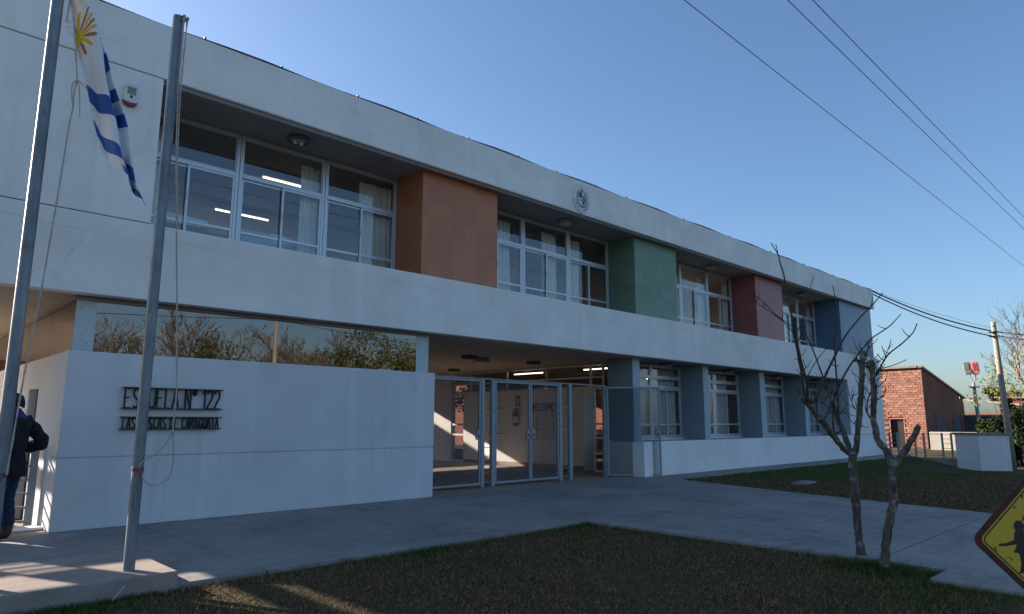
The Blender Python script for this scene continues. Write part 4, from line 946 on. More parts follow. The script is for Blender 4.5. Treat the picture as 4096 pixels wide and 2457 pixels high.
# ------------------------------------------------------------------ pruned trees in front
def tree(name, data, label, seed):
    random.seed(seed); b = data[0][0][0]; t = thing(name, label, 'tree', b, 'pruned trees by the path')
    tr = MB(); br = MB()
    for i, (pts, r0, r1) in enumerate(data):
        big = r0 > .03; P = smooth_path(pts, 14 if big else 5); n = len(P); mb = tr if big else br
        rad = []
        for k in range(n):
            r_ = r0 + (r1 - r0) * k / (n - 1)
            if big: r_ *= 1 + .10 * mnoise.noise(Vector((k * .25, i, seed))) + (.4 * max(0, 1 - k / 9) ** 2 if i == 0 else 0)
            rad.append(r_)
        if not big: P = [p + Vector((mnoise.noise(p * 9), mnoise.noise(p * 9 + Vector((5, 0, 0))), 0)) * .002 for p in P]
        mb.tube(P, rad, 18 if big else 7, jit=0 if big else .03, gnarl=.3 if big else 0)
        if big and i > 0 and not (seed == 23 and i == 2):                      # knobs and spurs on the pollarded limbs
            for k in range(7):
                q = P[random.randint(n * 2 // 3, n - 1)]; d = Vector((random.uniform(-1, 1), random.uniform(-1, 1), random.uniform(.1, 1))).normalized()
                mb.tube([q, q + d * (r1 * 1.5)], [r1 * .6, r1 * .35], 7)
                e = q + d * r1
                for s in range(2):
                    d2 = (d + Vector((random.uniform(-.6, .6), random.uniform(-.6, .6), random.uniform(0, .8)))).normalized(); l = random.uniform(.05, .17)
                    br.tube([e, e + d2 * l * .5, e + (d2 + Vector((0, 0, .4))) * l], [.005, .002], 5)
        if not big:                            # nodes and short side shoots
            for k in range(3, n - 1, 4):
                mb.tube([P[k] - (P[k] - P[k - 1]) * .2, P[k], P[k] + (P[k + 1] - P[k]) * .2], [rad[k] * 1.02, rad[k] * 1.35, rad[k] * 1.02], 7)
                if random.random() < .3:
                    d = Vector((random.uniform(-1, 1), random.uniform(-1, 1), random.uniform(.2, 1))).normalized(); mb.tube([P[k], P[k] + d * .05, P[k] + d * .09 + Vector((0, 0, .02))], [.005, .003], 5)
            mb.tube([P[-1], P[-1] + (P[-1] - P[-2]).normalized() * .02], [rad[-1] * 1.5, rad[-1] * .6], 6)
    tr.build('trunk', 'bark', t, smooth=True); br.build('branches', 'twig', t, smooth=True)
TREE_A = [
  ([(7.797,-7.401,-0.02),(7.728,-7.414,0.321),(7.664,-7.437,0.686),(7.613,-7.456,0.978),(7.603,-7.462,1.046)],0.039,0.041),
  ([(7.604,-7.461,1.036),(7.523,-7.437,1.058),(7.4,-7.395,1.172),(7.255,-7.341,1.326),(7.185,-7.335,1.376),(7.069,-7.299,1.49),(6.981,-7.278,1.549),(6.902,-7.267,1.616)],0.031,0.022),
  ([(7.018,-7.287,1.524),(7.021,-7.291,1.527),(6.977,-7.298,1.587),(6.923,-7.321,1.759),(6.849,-7.321,1.914),(6.768,-7.324,2.113),(6.706,-7.335,2.267),(6.596,-7.331,2.557),(6.522,-7.342,2.759),(6.45,-7.34,2.9),(6.404,-7.348,2.975),(6.323,-7.327,3.069)],0.0158,0.0043),
  ([(6.404,-7.348,2.975),(6.399,-7.35,2.974),(6.356,-7.355,3.052)],0.0058,0.0036),
  ([(6.935,-7.272,1.588),(6.941,-7.287,1.601),(6.884,-7.299,1.796),(6.826,-7.304,1.967),(6.741,-7.306,2.242),(6.715,-7.317,2.305)],0.0144,0.0086),
  ([(6.752,-7.327,2.152),(6.769,-7.335,2.158),(6.816,-7.37,2.31),(6.835,-7.383,2.491),(6.865,-7.411,2.69)],0.0058,0.0029),
  ([(6.733,-7.309,2.26),(6.75,-7.342,2.262),(6.83,-7.391,2.444),(6.881,-7.407,2.602),(6.951,-7.454,2.82)],0.0058,0.0029),
  ([(6.697,-7.335,2.291),(6.695,-7.323,2.294),(6.472,-7.261,2.392),(6.281,-7.233,2.496),(6.11,-7.214,2.563)],0.0058,0.0029),
  ([(6.716,-7.333,2.241),(6.701,-7.317,2.238),(6.576,-7.281,2.331),(6.469,-7.253,2.388),(6.309,-7.183,2.479),(6.216,-7.162,2.505)],0.0058,0.0029),
  ([(7.021,-7.291,1.527),(7.099,-7.333,1.604),(7.175,-7.4,1.804),(7.27,-7.495,2.045),(7.335,-7.533,2.161),(7.419,-7.591,2.292),(7.527,-7.679,2.443),(7.633,-7.756,2.559),(7.738,-7.837,2.694)],0.0158,0.005),
  ([(7.604,-7.461,1.036),(7.628,-7.427,1.096),(7.594,-7.374,1.315),(7.621,-7.343,1.369),(7.594,-7.3,1.601),(7.607,-7.267,1.707)],0.0305,0.022),
  ([(7.598,-7.29,1.632),(7.581,-7.295,1.633),(7.605,-7.263,1.699),(7.564,-7.208,1.937),(7.522,-7.153,2.177),(7.492,-7.095,2.355)],0.0115,0.0058),
  ([(7.596,-7.304,1.582),(7.599,-7.301,1.585),(7.656,-7.315,1.643),(7.711,-7.338,1.749),(7.814,-7.433,1.963),(7.887,-7.468,2.045),(7.983,-7.536,2.173),(8.076,-7.595,2.274),(8.237,-7.727,2.405),(8.32,-7.771,2.478),(8.396,-7.805,2.543)],0.0137,0.0043),
  ([(7.614,-7.351,1.356),(7.567,-7.364,1.385),(7.537,-7.389,1.717),(7.513,-7.395,1.94),(7.495,-7.407,2.172),(7.506,-7.419,2.278),(7.495,-7.454,2.569),(7.463,-7.451,2.791)],0.0115,0.0043),
  ([(7.255,-7.341,1.326),(7.303,-7.32,1.384),(7.454,-7.314,1.487),(7.593,-7.295,1.585)],0.0101,0.0086),
  ([(7.6,-7.383,1.278),(7.547,-7.316,1.258),(7.559,-7.314,1.504),(7.594,-7.3,1.601)],0.0101,0.0086),
  ([(6.917,-7.321,1.772),(6.972,-7.307,1.799),(6.87,-7.458,1.96),(6.782,-7.611,2.077)],0.0058,0.0029),
  ([(6.871,-7.321,1.869),(6.898,-7.325,1.882),(6.89,-7.361,1.914),(6.879,-7.395,1.957)],0.0043,0.0022),
  ([(6.819,-7.322,1.989),(6.858,-7.316,2.006),(6.845,-7.347,2.041),(6.828,-7.373,2.075)],0.0043,0.0022),
  ([(6.826,-7.304,1.967),(6.84,-7.291,1.976),(6.82,-7.273,1.982)],0.0043,0.0029),
  ([(7.513,-7.395,1.94),(7.539,-7.397,1.941),(7.454,-7.387,1.953)],0.0036,0.0022),
  ([(7.539,-7.397,1.941),(7.503,-7.435,1.952)],0.0036,0.0022),
  ([(7.073,-7.319,1.578),(7.088,-7.297,1.574),(7.134,-7.372,1.604),(7.194,-7.454,1.604),(7.212,-7.49,1.584)],0.0043,0.0022),
  ([(7.404,-7.316,1.453),(7.402,-7.363,1.462),(7.267,-7.345,1.538),(7.138,-7.323,1.582),(7.04,-7.337,1.64)],0.0058,0.0022),
  ([(7.489,-7.309,1.512),(7.496,-7.323,1.503),(7.343,-7.322,1.532),(7.205,-7.342,1.583)],0.005,0.0022),
  ([(7.604,-7.461,1.036),(7.643,-7.479,1.056),(7.657,-7.513,1.243),(7.659,-7.553,1.504),(7.664,-7.583,1.714),(7.665,-7.609,1.925),(7.666,-7.627,2.1)],0.032,0.025),
  ([(7.665,-7.615,1.983),(7.656,-7.592,1.989),(7.574,-7.586,2.004),(7.511,-7.594,1.993)],0.0144,0.0115),
  ([(7.626,-7.518,1.493),(7.635,-7.524,1.483),(7.442,-7.528,1.542),(7.258,-7.538,1.594)],0.0043,0.0022),
  ([(7.658,-7.54,1.417),(7.639,-7.513,1.42),(7.423,-7.488,1.455),(7.248,-7.507,1.509)],0.0043,0.0022),
  ([(7.658,-7.525,1.319),(7.65,-7.502,1.326),(7.533,-7.504,1.368),(7.427,-7.518,1.414)],0.005,0.0022),
  ([(7.659,-7.551,1.493),(7.626,-7.518,1.493),(7.469,-7.533,1.605),(7.332,-7.566,1.713)],0.005,0.0022),
  ([(7.515,-7.529,1.572),(7.536,-7.527,1.607),(7.497,-7.54,1.668),(7.48,-7.57,1.718)],0.0036,0.0022),
  ([(7.658,-7.525,1.319),(7.746,-7.524,1.326),(7.829,-7.529,1.305),(7.913,-7.542,1.31)],0.0043,0.0022),
  ([(7.664,-7.596,1.82),(7.668,-7.564,1.821),(7.585,-7.561,1.849),(7.506,-7.557,1.858)],0.0043,0.0022),
  ([(7.666,-7.62,2.034),(7.681,-7.627,2.031),(7.776,-7.648,2.133),(7.88,-7.669,2.194),(7.977,-7.682,2.25)],0.0072,0.0029),
  ([(7.666,-7.623,2.064),(7.682,-7.634,2.063),(7.698,-7.663,2.116),(7.695,-7.674,2.179)],0.0058,0.0022),
  ([(7.689,-7.629,2.039),(7.688,-7.635,2.042),(7.771,-7.656,2.089),(7.829,-7.657,2.153)],0.0058,0.0022),
  ([(7.666,-7.626,2.093),(7.662,-7.623,2.094),(7.641,-7.606,2.11)],0.005,0.0029),
  ([(7.665,-7.613,1.969),(7.699,-7.629,1.968),(7.782,-7.645,1.994),(7.85,-7.651,2.041)],0.0086,0.0058),
]
TREE_B = [
  ([(7.339,-7.769,-0.02),(7.319,-7.822,0.293),(7.326,-7.897,0.585),(7.288,-7.923,0.853),(7.289,-7.937,0.91)],0.038,0.039),
  ([(7.289,-7.937,0.91),(7.239,-7.909,1.081),(7.188,-7.861,1.176),(7.168,-7.85,1.3),(7.158,-7.843,1.397),(7.154,-7.864,1.589),(7.14,-7.875,1.783),(7.123,-7.879,1.954)],0.032,0.023),
  ([(7.29,-7.936,0.9),(7.274,-7.988,0.988),(7.303,-8.108,1.179),(7.303,-8.19,1.331)],0.032,0.026),
  ([(7.141,-7.874,1.767),(7.161,-7.871,1.765),(7.119,-7.98,1.92),(7.069,-8.064,2.004),(7.06,-8.189,2.094),(7.025,-8.287,2.174),(6.954,-8.345,2.236)],0.0094,0.0043),
  ([(7.143,-7.916,1.83),(7.18,-7.908,1.842),(7.06,-7.984,1.861),(6.999,-8.12,1.888),(6.917,-8.236,1.918)],0.0065,0.0029),
  ([(7.09,-8.029,1.969),(7.056,-8.026,1.955),(7.033,-8.054,2.019),(7.029,-8.098,2.074)],0.005,0.0022),
  ([(7.155,-7.86,1.549),(7.193,-7.853,1.552),(7.251,-7.883,1.591),(7.302,-7.907,1.631),(7.337,-7.919,1.691),(7.346,-7.9,1.722)],0.0072,0.0029),
  ([(7.279,-7.896,1.613),(7.292,-7.889,1.602),(7.338,-7.904,1.623),(7.369,-7.906,1.653)],0.0043,0.0022),
  ([(7.149,-7.868,1.662),(7.18,-7.867,1.668),(7.265,-7.888,1.709),(7.355,-7.92,1.771),(7.413,-7.927,1.863)],0.0065,0.0022),
  ([(7.161,-7.871,1.765),(7.176,-7.884,1.755),(7.267,-7.914,1.807),(7.346,-7.929,1.85)],0.0058,0.0022),
  ([(7.16,-7.844,1.377),(7.2,-7.818,1.377),(7.121,-7.804,1.445),(7.072,-7.829,1.55),(7.045,-7.867,1.625)],0.0086,0.0058),
  ([(7.2,-7.818,1.377),(7.204,-7.823,1.382),(7.077,-7.811,1.454),(6.979,-7.841,1.586),(6.906,-7.886,1.677)],0.005,0.0022),
  ([(7.13,-7.877,1.883),(7.14,-7.878,1.881),(7.156,-7.905,1.93),(7.183,-7.933,1.939)],0.0065,0.0029),
  ([(7.124,-7.879,1.94),(7.13,-7.882,1.939),(7.12,-7.916,1.976),(7.109,-7.945,1.993)],0.0058,0.0029),
  ([(7.133,-7.877,1.854),(7.133,-7.865,1.852),(7.105,-7.844,1.881),(7.091,-7.838,1.915)],0.0065,0.0036),
  ([(7.149,-7.903,1.81),(7.161,-7.885,1.823),(7.258,-7.923,1.885),(7.33,-7.93,1.919)],0.0043,0.0022),
  ([(7.146,-7.87,1.702),(7.161,-7.858,1.707),(7.075,-7.853,1.742),(7.0,-7.85,1.74)],0.0043,0.0022),
  ([(7.176,-7.856,1.551),(7.17,-7.835,1.571),(7.081,-7.819,1.569),(7.008,-7.822,1.587)],0.0043,0.0022),
  ([(7.129,-7.877,1.89),(7.129,-7.87,1.891),(7.109,-7.848,1.881),(7.101,-7.842,1.891)],0.0101,0.0072),
]

tree('pruned_tree', TREE_A, 'pollarded bare tree with long whippy shoots on the left of the pair', 11)
tree('pruned_tree', TREE_B, 'pollarded bare tree with a sawn-off slanting stub on the right of the pair', 23)

# ------------------------------------------------------------------ school-crossing sign
def road_sign():
    c = Vector((4.293, -9.577, .80)); ex = Vector((.717, -.697, 0)); ey = Vector((0, 0, 1)); ez = Vector((-.697, -.717, 0))
    t = thing('crossing_sign', 'rusty yellow diamond school-crossing sign with black child figures at the right edge', 'sign', (c.x, c.y, gz(c.x, c.y)))
    def dia(h, rr):
        out = []
        for k in range(4):
            a = k * 90; cx, cy = math.cos(R(a)) * (h - rr * 1.414), math.sin(R(a)) * (h - rr * 1.414)
            out += [(cx + rr * math.cos(R(a + q)), cy + rr * math.sin(R(a + q))) for q in range(-45, 46, 9)]
        return out
    y = NT('faded_yellow_enamel'); n = y.ramp(y.noise(24, 6, .65), [(.60, 0.0), (.635, 1.0)]); n2 = y.ramp(y.noise(4, 6, .6), [(.55, 0.0), (.72, .5)])
    cc = y.mix((.56, .39, .03), (.40, .26, .025), n2); cc = y.mix(cc, (.075, .016, .012), n); y.fin(cc, .55)
    r_ = NT('rust'); cr = r_.mix((.05, .014, .012), (.10, .028, .018), r_.ramp(r_.noise(14, 7, .7), [(.35, 0.0), (.65, 1.0)])); cr = r_.mix(cr, (.05, .06, .075), r_.ramp(r_.noise(7, 5, .6), [(.58, 0.0), (.66, .8)])); r_.bump(r_.noise(40, 5), .4, .003); r_.fin(cr, .8)
    MB().prism(dia(.425, .045), c, ex, ey, -ez, .004).build('plate', r_.m, t); MB().prism(dia(.385, .03), c, ex, ey, ez, .0015).build('yellow_face', y.m, t)
    fr = MB(); D = dia(.372, .026); n_ = len(D)
    for i in range(n_):
        a, b = D[i], D[(i + 1) % n_]; fr.bar(c + ex * a[0] + ey * a[1] + ez * .002, c + ex * b[0] + ey * b[1] + ez * .002, .001, .006)
    fr.build('border_line', 'black', t)
    def fig(pts, dx, dy, s=1.0, fl=1): MB().prism([(dx + fl * p[0] * s, dy + p[1] * s) for p in pts], c + ez * .0016, ex, ey, ez, .0008).build('child_figure', 'black', t)
    girl = [(.0, .0), (.04, .005), (.045, .04), (.05, .1), (.075, .105), (.055, .17), (.05, .215), (.06, .235), (.045, .26), (.02, .265), (.005, .25), (.0, .225), (.01, .215), (.0, .2), (-.005, .165), (-.05, .15), (-.085, .148), (-.085, .135), (-.05, .135), (.005, .145), (.0, .125), (-.015, .105), (.015, .1), (.02, .05), (.01, .015)]
    fig(girl, -.215, -.155, .93); fig([(-p[0] + .02, p[1] * 1.12) for p in girl], .05, -.18, 1.1)
    MB().tube([(c.x + .03, c.y + .03, gz(c.x, c.y) - .05), (c.x + .03, c.y + .03, 1.12)], .025, 12).build('post', 'galv', t, smooth=True)
    for dz in (-.2, .2): MB().lathe(c + ey * dz, [(.008, 0), (.008, .006)], 8, 'y').build('bolt', 'galv', t)
road_sign()
# ------------------------------------------------------------------ far end: fence, hut, poles
t = thing('boundary_fence', 'grey steel fence of posts and rails between school and white hut', 'fence', (32.6, -1.2, -.06)); FY = (-.05, -.36, -1.03, -1.36, -2.03, -2.36)
for y in FY: MB().box(32.57, 32.63, y - .035, y + .035, -.1, .92).build('post', 'gate', t)
for a, b in ((FY[0], FY[1]), (FY[2], FY[3]), (FY[4], FY[5])):
    for k in range(5): MB().box(32.59, 32.61, b + .036, a - .036, .1 + k * .19, .12 + k * .19).build('rail', 'gate', t)
for a, b in ((FY[1], FY[2]), (FY[3], FY[4])):
    MB().box(32.59, 32.61, b + .036, a - .036, .87, .895).build('rail', 'gate', t); MB().box(32.59, 32.61, b + .036, a - .036, .0, .025).build('rail', 'gate', t)
    expanded_mesh((32.6, a - .036, .03), (0, -1, 0), (0, 0, 1), abs(b - a) - .072, .83, .06, .05, .002).build('wire_mesh', 'mesh', t, kind='stuff')
o = MB().prism([(32.45, .0), (32.75, .0), (32.75, -2.6), (32.45, -2.6)], (0, 0, -.5), (1, 0, 0), (0, 1, 0), (0, 0, 1), .42).build('fence_kerb', 'concw', bevel=.01); tag(o, 'concrete kerb under the grey fence at the far end', 'kerb')

def hut():
    c = Vector((31.5, -3.53, 0)); d1 = Vector((.45, .893, 0)); d2 = Vector((.55, -.835, 0))
    t = thing('service_hut', 'small white masonry hut with flat concrete lid beside the leaning pole', 'hut', (c.x, c.y, -.5))
    q = [c, c + d2 * 1.05, c + d2 * 1.05 + d1 * 1.0, c + d1 * 1.0]
    MB().prism([(p.x, p.y) for p in q], (0, 0, -.6), (1, 0, 0), (0, 1, 0), (0, 0, 1), 1.47).build('walls', 'white', t, bevel=.012)
    ce = sum(q, Vector((0, 0, 0))) / 4
    MB().prism([((p.x - ce.x) * 1.12 + ce.x, (p.y - ce.y) * 1.12 + ce.y) for p in q], (0, 0, .872), (1, 0, 0), (0, 1, 0), (0, 0, 1), .085).build('lid', 'copp', t, bevel=.012)
hut()
PX, PY = 36.5, -3.63
t = thing('utility_pole', 'wooden utility pole carrying the black cables from the roof', 'pole', (PX, PY, -.7))
MB().tube([(PX, PY, -.75), (PX, PY + .03, 1.5), (PX, PY + .08, 3.7), (PX, PY + .12, 5.79)], [.15, .128, .112, .095], 16, jit=.02).build('shaft', 'wood', t, smooth=True)
MB().lathe((PX, PY + .12, 5.55), [(.1, 0), (.104, .01), (.104, .06), (.1, .07)], 18, caps=False).build('strap', 'galv', t)
for z in (5.28, 5.1): MB().box(PX - .3, PX - .1, PY - .1, PY + .28, z, z + .05).build('bracket', 'rubber', t)
def sag(a, b, s, n=16):
    a, b = Vector(a), Vector(b); return [a.lerp(b, i / n) - Vector((0, 0, s * 4 * (i / n) * (1 - i / n))) for i in range(n + 1)]
def cable(pts, r, label, name='overhead_cable', grp=None):
    o = MB().tube(pts, r, 7).build(name, 'rubber', smooth=True); return tag(o, label, 'cable', grp)
cable(sag((32.2, .06, 7.13), (PX - .15, PY + .2, 5.38), .2), .03, 'upper thick black cable from roof corner to wooden pole')
cable(sag((32.2, .06, 7.0), (PX - .15, PY + .2, 5.15), .22), .026, 'lower thick black cable from roof corner to wooden pole')
cable(sag((32.2, .06, 7.16), (PX - .15, PY + .2, 5.52), .12), .007, 'thin wire above the two thick cables')
cable(sag((PX, PY - .1, 5.3), (24, -13.5, 4.9), .75), .026, 'upper black cable running on from the wooden pole towards the street')
cable(sag((PX, PY - .1, 5.12), (24, -13.6, 4.7), .8), .024, 'lower black cable running on from the wooden pole towards the street')
P = []
for i in range(24 * 4 + 1):
    x = .6 + i * .34; P.append((min(x, 32.2), .05, ZT + .022 + .034 * math.sin(i * math.pi / 4 * .97) * (.4 + .6 * abs(mnoise.noise(Vector((i * .21, 3, 1)))))))
cable(P, .022, 'black cable lying in waves along the roof edge', 'roof_cable')
for y, z, lb in ((-5.35, 7.5, 'power line nearest the roof in the sky at upper right'), (-6.42, 7.5, 'middle power line in the sky at upper right'), (-6.68, 7.5, 'outermost power line in the sky at upper right')):
    cable([(-40 + i * 4, y, z + .0001 * (i - 30) ** 2) for i in range(41)], .0065, lb, 'power_line', 'power lines over the street')

# ------------------------------------------------------------------ brick house
def brick_house():
    X0, Y0, zb, zt = 48.0, 2.59, -.75, 4.72
    t = thing('brick_house', 'pink brick house with sloping roof edge beyond the fence', 'house', (X0, Y0, zb))
    w = MB(); w.box(X0 + .03, X0 + .25, 4.62, 12, zb, zt).box(X0 + .03, X0 + .25, Y0 + .2, 3.85, zb, zt).box(X0 + .03, X0 + .25, 3.85, 4.62, 1.56, zt).box(X0 + .03, X0 + .25, 3.85, 4.62, zb, -.25); w.build('backing_wall', m_plain('brick_mortar', (.10, .055, .04), .95), t)
    box('opening', 'dark', t, X0 + .15, X0 + .24, 3.86, 4.61, -.24, 1.55)
    MB().box(X0 - .01, X0 + .12, 3.79, 3.85, -.24, 1.56).box(X0 - .01, X0 + .12, 4.62, 4.68, -.24, 1.56).box(X0 - .01, X0 + .12, 3.79, 4.68, 1.56, 1.62).build('opening_frame', m_plain('pink_frame_paint', (.42, .17, .13), .7), t)
    # bricks of the sunlit wall, one object each, four shared meshes
    cols = [(.35, .165, .115), (.31, .14, .095), (.39, .19, .14), (.28, .12, .082)]; meshes = []
    for k, c in enumerate(cols):
        b = MB().box(-.028, .05, -.133, .133, -.068, .068); o = b.build('brick_master', m_plain('face_brick_%s' % 'abcd'[k], c, .9, 0, .22, 12, .5), None, base=(0, 0, 0)); meshes.append(o.data); bpy.data.objects.remove(o)
    hb = MB().box(-.028, .05, -.063, .063, -.068, .068).build('half_brick_master', m_plain('face_brick_e', cols[1], .9, 0, .22, 12, .5), None, base=(0, 0, 0)); half = hb.data; bpy.data.objects.remove(hb)
    rows = int((zt - zb) / .152); cnt = 0
    for r_ in range(rows):
        z = zb + .076 + r_ * .152; off = .14 if r_ % 2 else 0
        if off:
            o = bpy.data.objects.new('brick', half); COL.objects.link(o); o.parent = t; o.location = Vector((X0 + random.uniform(-.01, .01), Y0 + .067, z)) - ORG[t.name]; cnt += 1
        for k in range(9):
            y = Y0 + .14 + off + k * .28
            if y > 4.9: continue
            if -.3 < z < 1.62 and 3.72 < y < 4.76: continue
            if cnt >= 298: break
            o = bpy.data.objects.new('brick', random.choice(meshes)); COL.objects.link(o); o.parent = t
            o.location = Vector((X0 + random.uniform(-.012, .012), y + random.uniform(-.006, .006), z)) - ORG[t.name]; o.rotation_euler = (random.uniform(-.02, .02), random.uniform(-.08, .08), random.uniform(-.03, .03)); cnt += 1
    # side wall facing the street, with a sloping top
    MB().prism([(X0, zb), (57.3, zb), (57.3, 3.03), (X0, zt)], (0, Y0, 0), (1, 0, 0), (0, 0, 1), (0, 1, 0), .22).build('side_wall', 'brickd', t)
    MB().prism([(X0 - .12, zt), (57.5, 3.0), (57.5, 3.12), (X0 - .12, zt + .12)], (0, Y0 - .1, 0), (1, 0, 0), (0, 0, 1), (0, 1, 0), .3).build('verge_coping', 'copp', t); box('eave_coping', 'copp', t, X0 - .15, X0 + .3, Y0 + .21, 12, zt + .002, zt + .13)
    MB().prism([(X0 + .3, zt - .05), (57.4, 2.98), (57.4, 3.06), (X0 + .3, zt + .03)], (0, Y0 + .22, 0), (1, 0, 0), (0, 0, 1), (0, 1, 0), 9).build('roof', 'zinc', t)
    box('door', 'maroon', t, 48.35, 49.7, Y0 - .015, Y0 + .1, -.5, 1.6)
    for a, b in ((50.1, 51.9), (54.0, 55.7)):
        wn = box('window', 'dark', t, a, b, Y0 - .012, Y0 + .1, .3, 1.56); m = MB()
        for k in range(9): m.box(a + .05 + k * (b - a - .1) / 8 - .02, a + .05 + k * (b - a - .1) / 8 + .02, Y0 - .05, Y0 - .02, .3, 1.56)
        m.build('window_bars', 'gate', wn); box('window_frame', 'maroon', wn, a - .08, a - .005, Y0 - .03, Y0 + .05, .3, 1.6)
brick_house()
o = MB().prism([(46, 1.95), (46, -.55), (46.3, -.55), (46.3, 1.95)], (0, 0, -.8), (1, 0, 0), (0, 1, 0), (0, 0, 1), 1.6).build('stucco_wall', 'stucco', bevel=.02); tag(o, 'low pale roughcast wall lit by the sun behind the grey fence', 'wall')
# houses farther off
def far_house(x, y0, y1, zw, zr, mat, roofm, label, slope=.4):
    t = thing('far_house', label, 'house', (x, (y0 + y1) / 2, -.8), 'houses beyond the brick house')
    box('wall', mat, t, x, x + 8, y0, y1, -.8, zw); MB().prism([(y0 - .3, zw - .0), (y1 + .3, zr), (y1 + .3, zr + .12), (y0 - .3, zw + .12)], (x - .3, 0, 0), (0, 1, 0), (0, 0, 1), (1, 0, 0), 8.5).build('roof', roofm, t)
    box('window', 'dark', t, x - .02, x + .1, (y0 + y1) / 2 - .5, (y0 + y1) / 2 + .5, .1, 1.0)
far_house(63, -4.5, 4.0, 2.0, 3.1, 'brickp', 'zinc', 'low house with long grey sheet roof right of the brick house'); far_house(74, -2.0, 3.6, 3.3, 3.5, 'brickp', 'copp', 'distant brick block showing over the grey sheet roof')
o = MB().box(56, 56.3, -1.2, 2.4, -.8, 1.85).build('grey_block_wall', m_concrete('grey_blockwork', (.11, .105, .1), 2), bevel=.02); tag(o, 'dark grey block wall between brick house and street lamp', 'wall')

def street_lamp():
    t = thing('street_lamp', 'double-headed street lamp with one dark and one pink-red head', 'lamp post', (52, .3, -.7)); c = Vector((52, .33, 0)); ex = Vector((.1, -1, 0))
    sc = 52 / 46
    Y = lambda y: -10.2 + (y + 10.2) * sc
    Zc = lambda z: 1.36 + (z - 1.36) * sc
    MB().tube([(52, Y(-.6), -.8), (52, Y(-.57), Zc(1.36)), (52, Y(-.52), Zc(3.57))], [.13, .12, .09], 10).build('post', 'lampg', t, smooth=True)
    for z in (2.65, 3.3): MB().box(51.7, 52.3, Y(-.52) - .26, Y(-.52) + .22, Zc(z), Zc(z) + .07).build('crossarm', 'lampd', t)
    for y, m, yy in ((-.37, 'lampd', -.45), (-.7, None, -.6)):
        MB().tube(smooth_path([(52, Y(-.52), Zc(3.5)), (52, Y(yy), Zc(3.75)), (52, Y(y), Zc(4.1))], 4), .035, 7).build('arm', 'lampg', t)
        mm = 'lampd' if m else m_plain('pink_red_lamp_shell', (.50, .12, .12), .5)
        hh = MB().prism([(-.16, 0), (.14, 0), (.22, .25), (.2, .75), (.14, .82), (-.14, .82), (-.2, .75), (-.22, .25)], (52 - (.12 if m else 0), Y(y), Zc(4.03)), (0, -1, .0), (.25 if m else -.1, .12 if m else 0, .96), (-1, 0, .25), .16).build('lamp_head', mm, t, bevel=.03)
        if m: MB().prism([(-.11, .3), (.11, .3), (.12, .7), (-.12, .7)], (52 - .3, Y(y), Zc(4.08)), (0, -1, 0), (.25, .12, .96), (-1, 0, .25), .02).build('glass', m_plain('dull_lamp_glass', (.10, .11, .10), .3), hh)
        else:
            for k in (-1, 0, 1): MB().prism([(k * .08 - .012, .2), (k * .08 + .012, .2), (k * .08 + .012, .7), (k * .08 - .012, .7)], (52 - .16, Y(y), Zc(4.06)), (0, -1, 0), (-.1, 0, .96), (-1, 0, .25), .02).build('rib', mm, hh)
street_lamp()

# ------------------------------------------------------------------ vegetation
def leaf_cloud(centers, count, size, cols, rng, flat=.6):
    """many small two-triangle leaves spread through overlapping ellipsoids -> (verts, faces, colours)"""
    vs = []; fs = []; cl = []
    tot = sum(c[3] * c[4] * c[5] for c in centers) ** 1
    for (cx, cy, cz, rx, ry, rz) in centers:
        k = int(count * rx * ry * rz / tot)
        for _ in range(k):
            d = Vector((rng.gauss(0, 1), rng.gauss(0, 1), rng.gauss(0, 1))).normalized(); r_ = rng.random() ** .35 * (1 + .18 * mnoise.noise(d * 2.5 + Vector((cx, cy, cz))))
            p = Vector((cx + d.x * rx * r_, cy + d.y * ry * r_, cz + d.z * rz * r_))
            a = Vector((rng.gauss(0, 1), rng.gauss(0, 1), rng.gauss(0, .5))).normalized(); b = a.orthogonal(); b.rotate(Matrix.Rotation(rng.uniform(0, 6.28), 3, a)); s = size * rng.uniform(.6, 1.3)
            i = len(vs); vs += [p - a * s, p + b * s * .4, p + a * s, p - b * s * .4]; fs.append((i, i + 1, i + 2, i + 3)); c = rng.choice(cols); f = rng.uniform(.75, 1.25); cl.append((c[0] * f, c[1] * f, c[2] * f))
    return vs, fs, cl
def colour_mesh(o, cl):
    at = o.data.attributes.new('col', 'FLOAT_COLOR', 'FACE'); flat = []
    for c in cl: flat += [c[0], c[1], c[2], 1]
    at.data.foreach_set('color', flat)
def bush(name, label, centers, count, size, cols, stem, cat='bush', grp=None, seed=1):
    rng = random.Random(seed); t = thing(name, label, cat, stem, grp); vs, fs, cl = leaf_cloud(centers, count, size, cols, rng)
    o = MB().add(vs, fs).build('foliage', 'leaf', t); colour_mesh(o, cl)
    m = MB()
    for c in centers[:6]: m.tube(smooth_path([stem, ((stem[0] + c[0]) / 2, (stem[1] + c[1]) / 2, stem[2] * .6 + c[2] * .4), (c[0], c[1], c[2])], 3), [.05, .015], 6)
    m.build('stems', 'twig', t)
G1 = [(.03, .055, .018), (.022, .04, .014), (.05, .075, .022), (.065, .085, .02)]; G2 = [(.10, .12, .03), (.14, .15, .04), (.06, .08, .02)]; G3 = [(.012, .02, .01), (.02, .032, .014), (.03, .045, .018)]
rng = random.Random(5)
def blob(cx, cy, cz, rx, ry, rz, n): return [(cx + rng.uniform(-rx, rx), cy + rng.uniform(-ry, ry), cz + rng.uniform(-rz, rz), rx * .5, ry * .5, rz * .5) for _ in range(n)]
bush('hedge_bush', 'dark evergreen bush behind the wooden pole', blob(40, -3.4, .5, 1.3, .8, 1.2, 16), 11000, .075, G3 + G1[:1], (40, -3.4, -.8), seed=2)
bush('hedge_bush', 'rounded green bush left of the wooden pole', blob(41, -2.1, .6, .9, .5, .85, 12), 8000, .065, G1, (41, -2.05, -.8), seed=3)
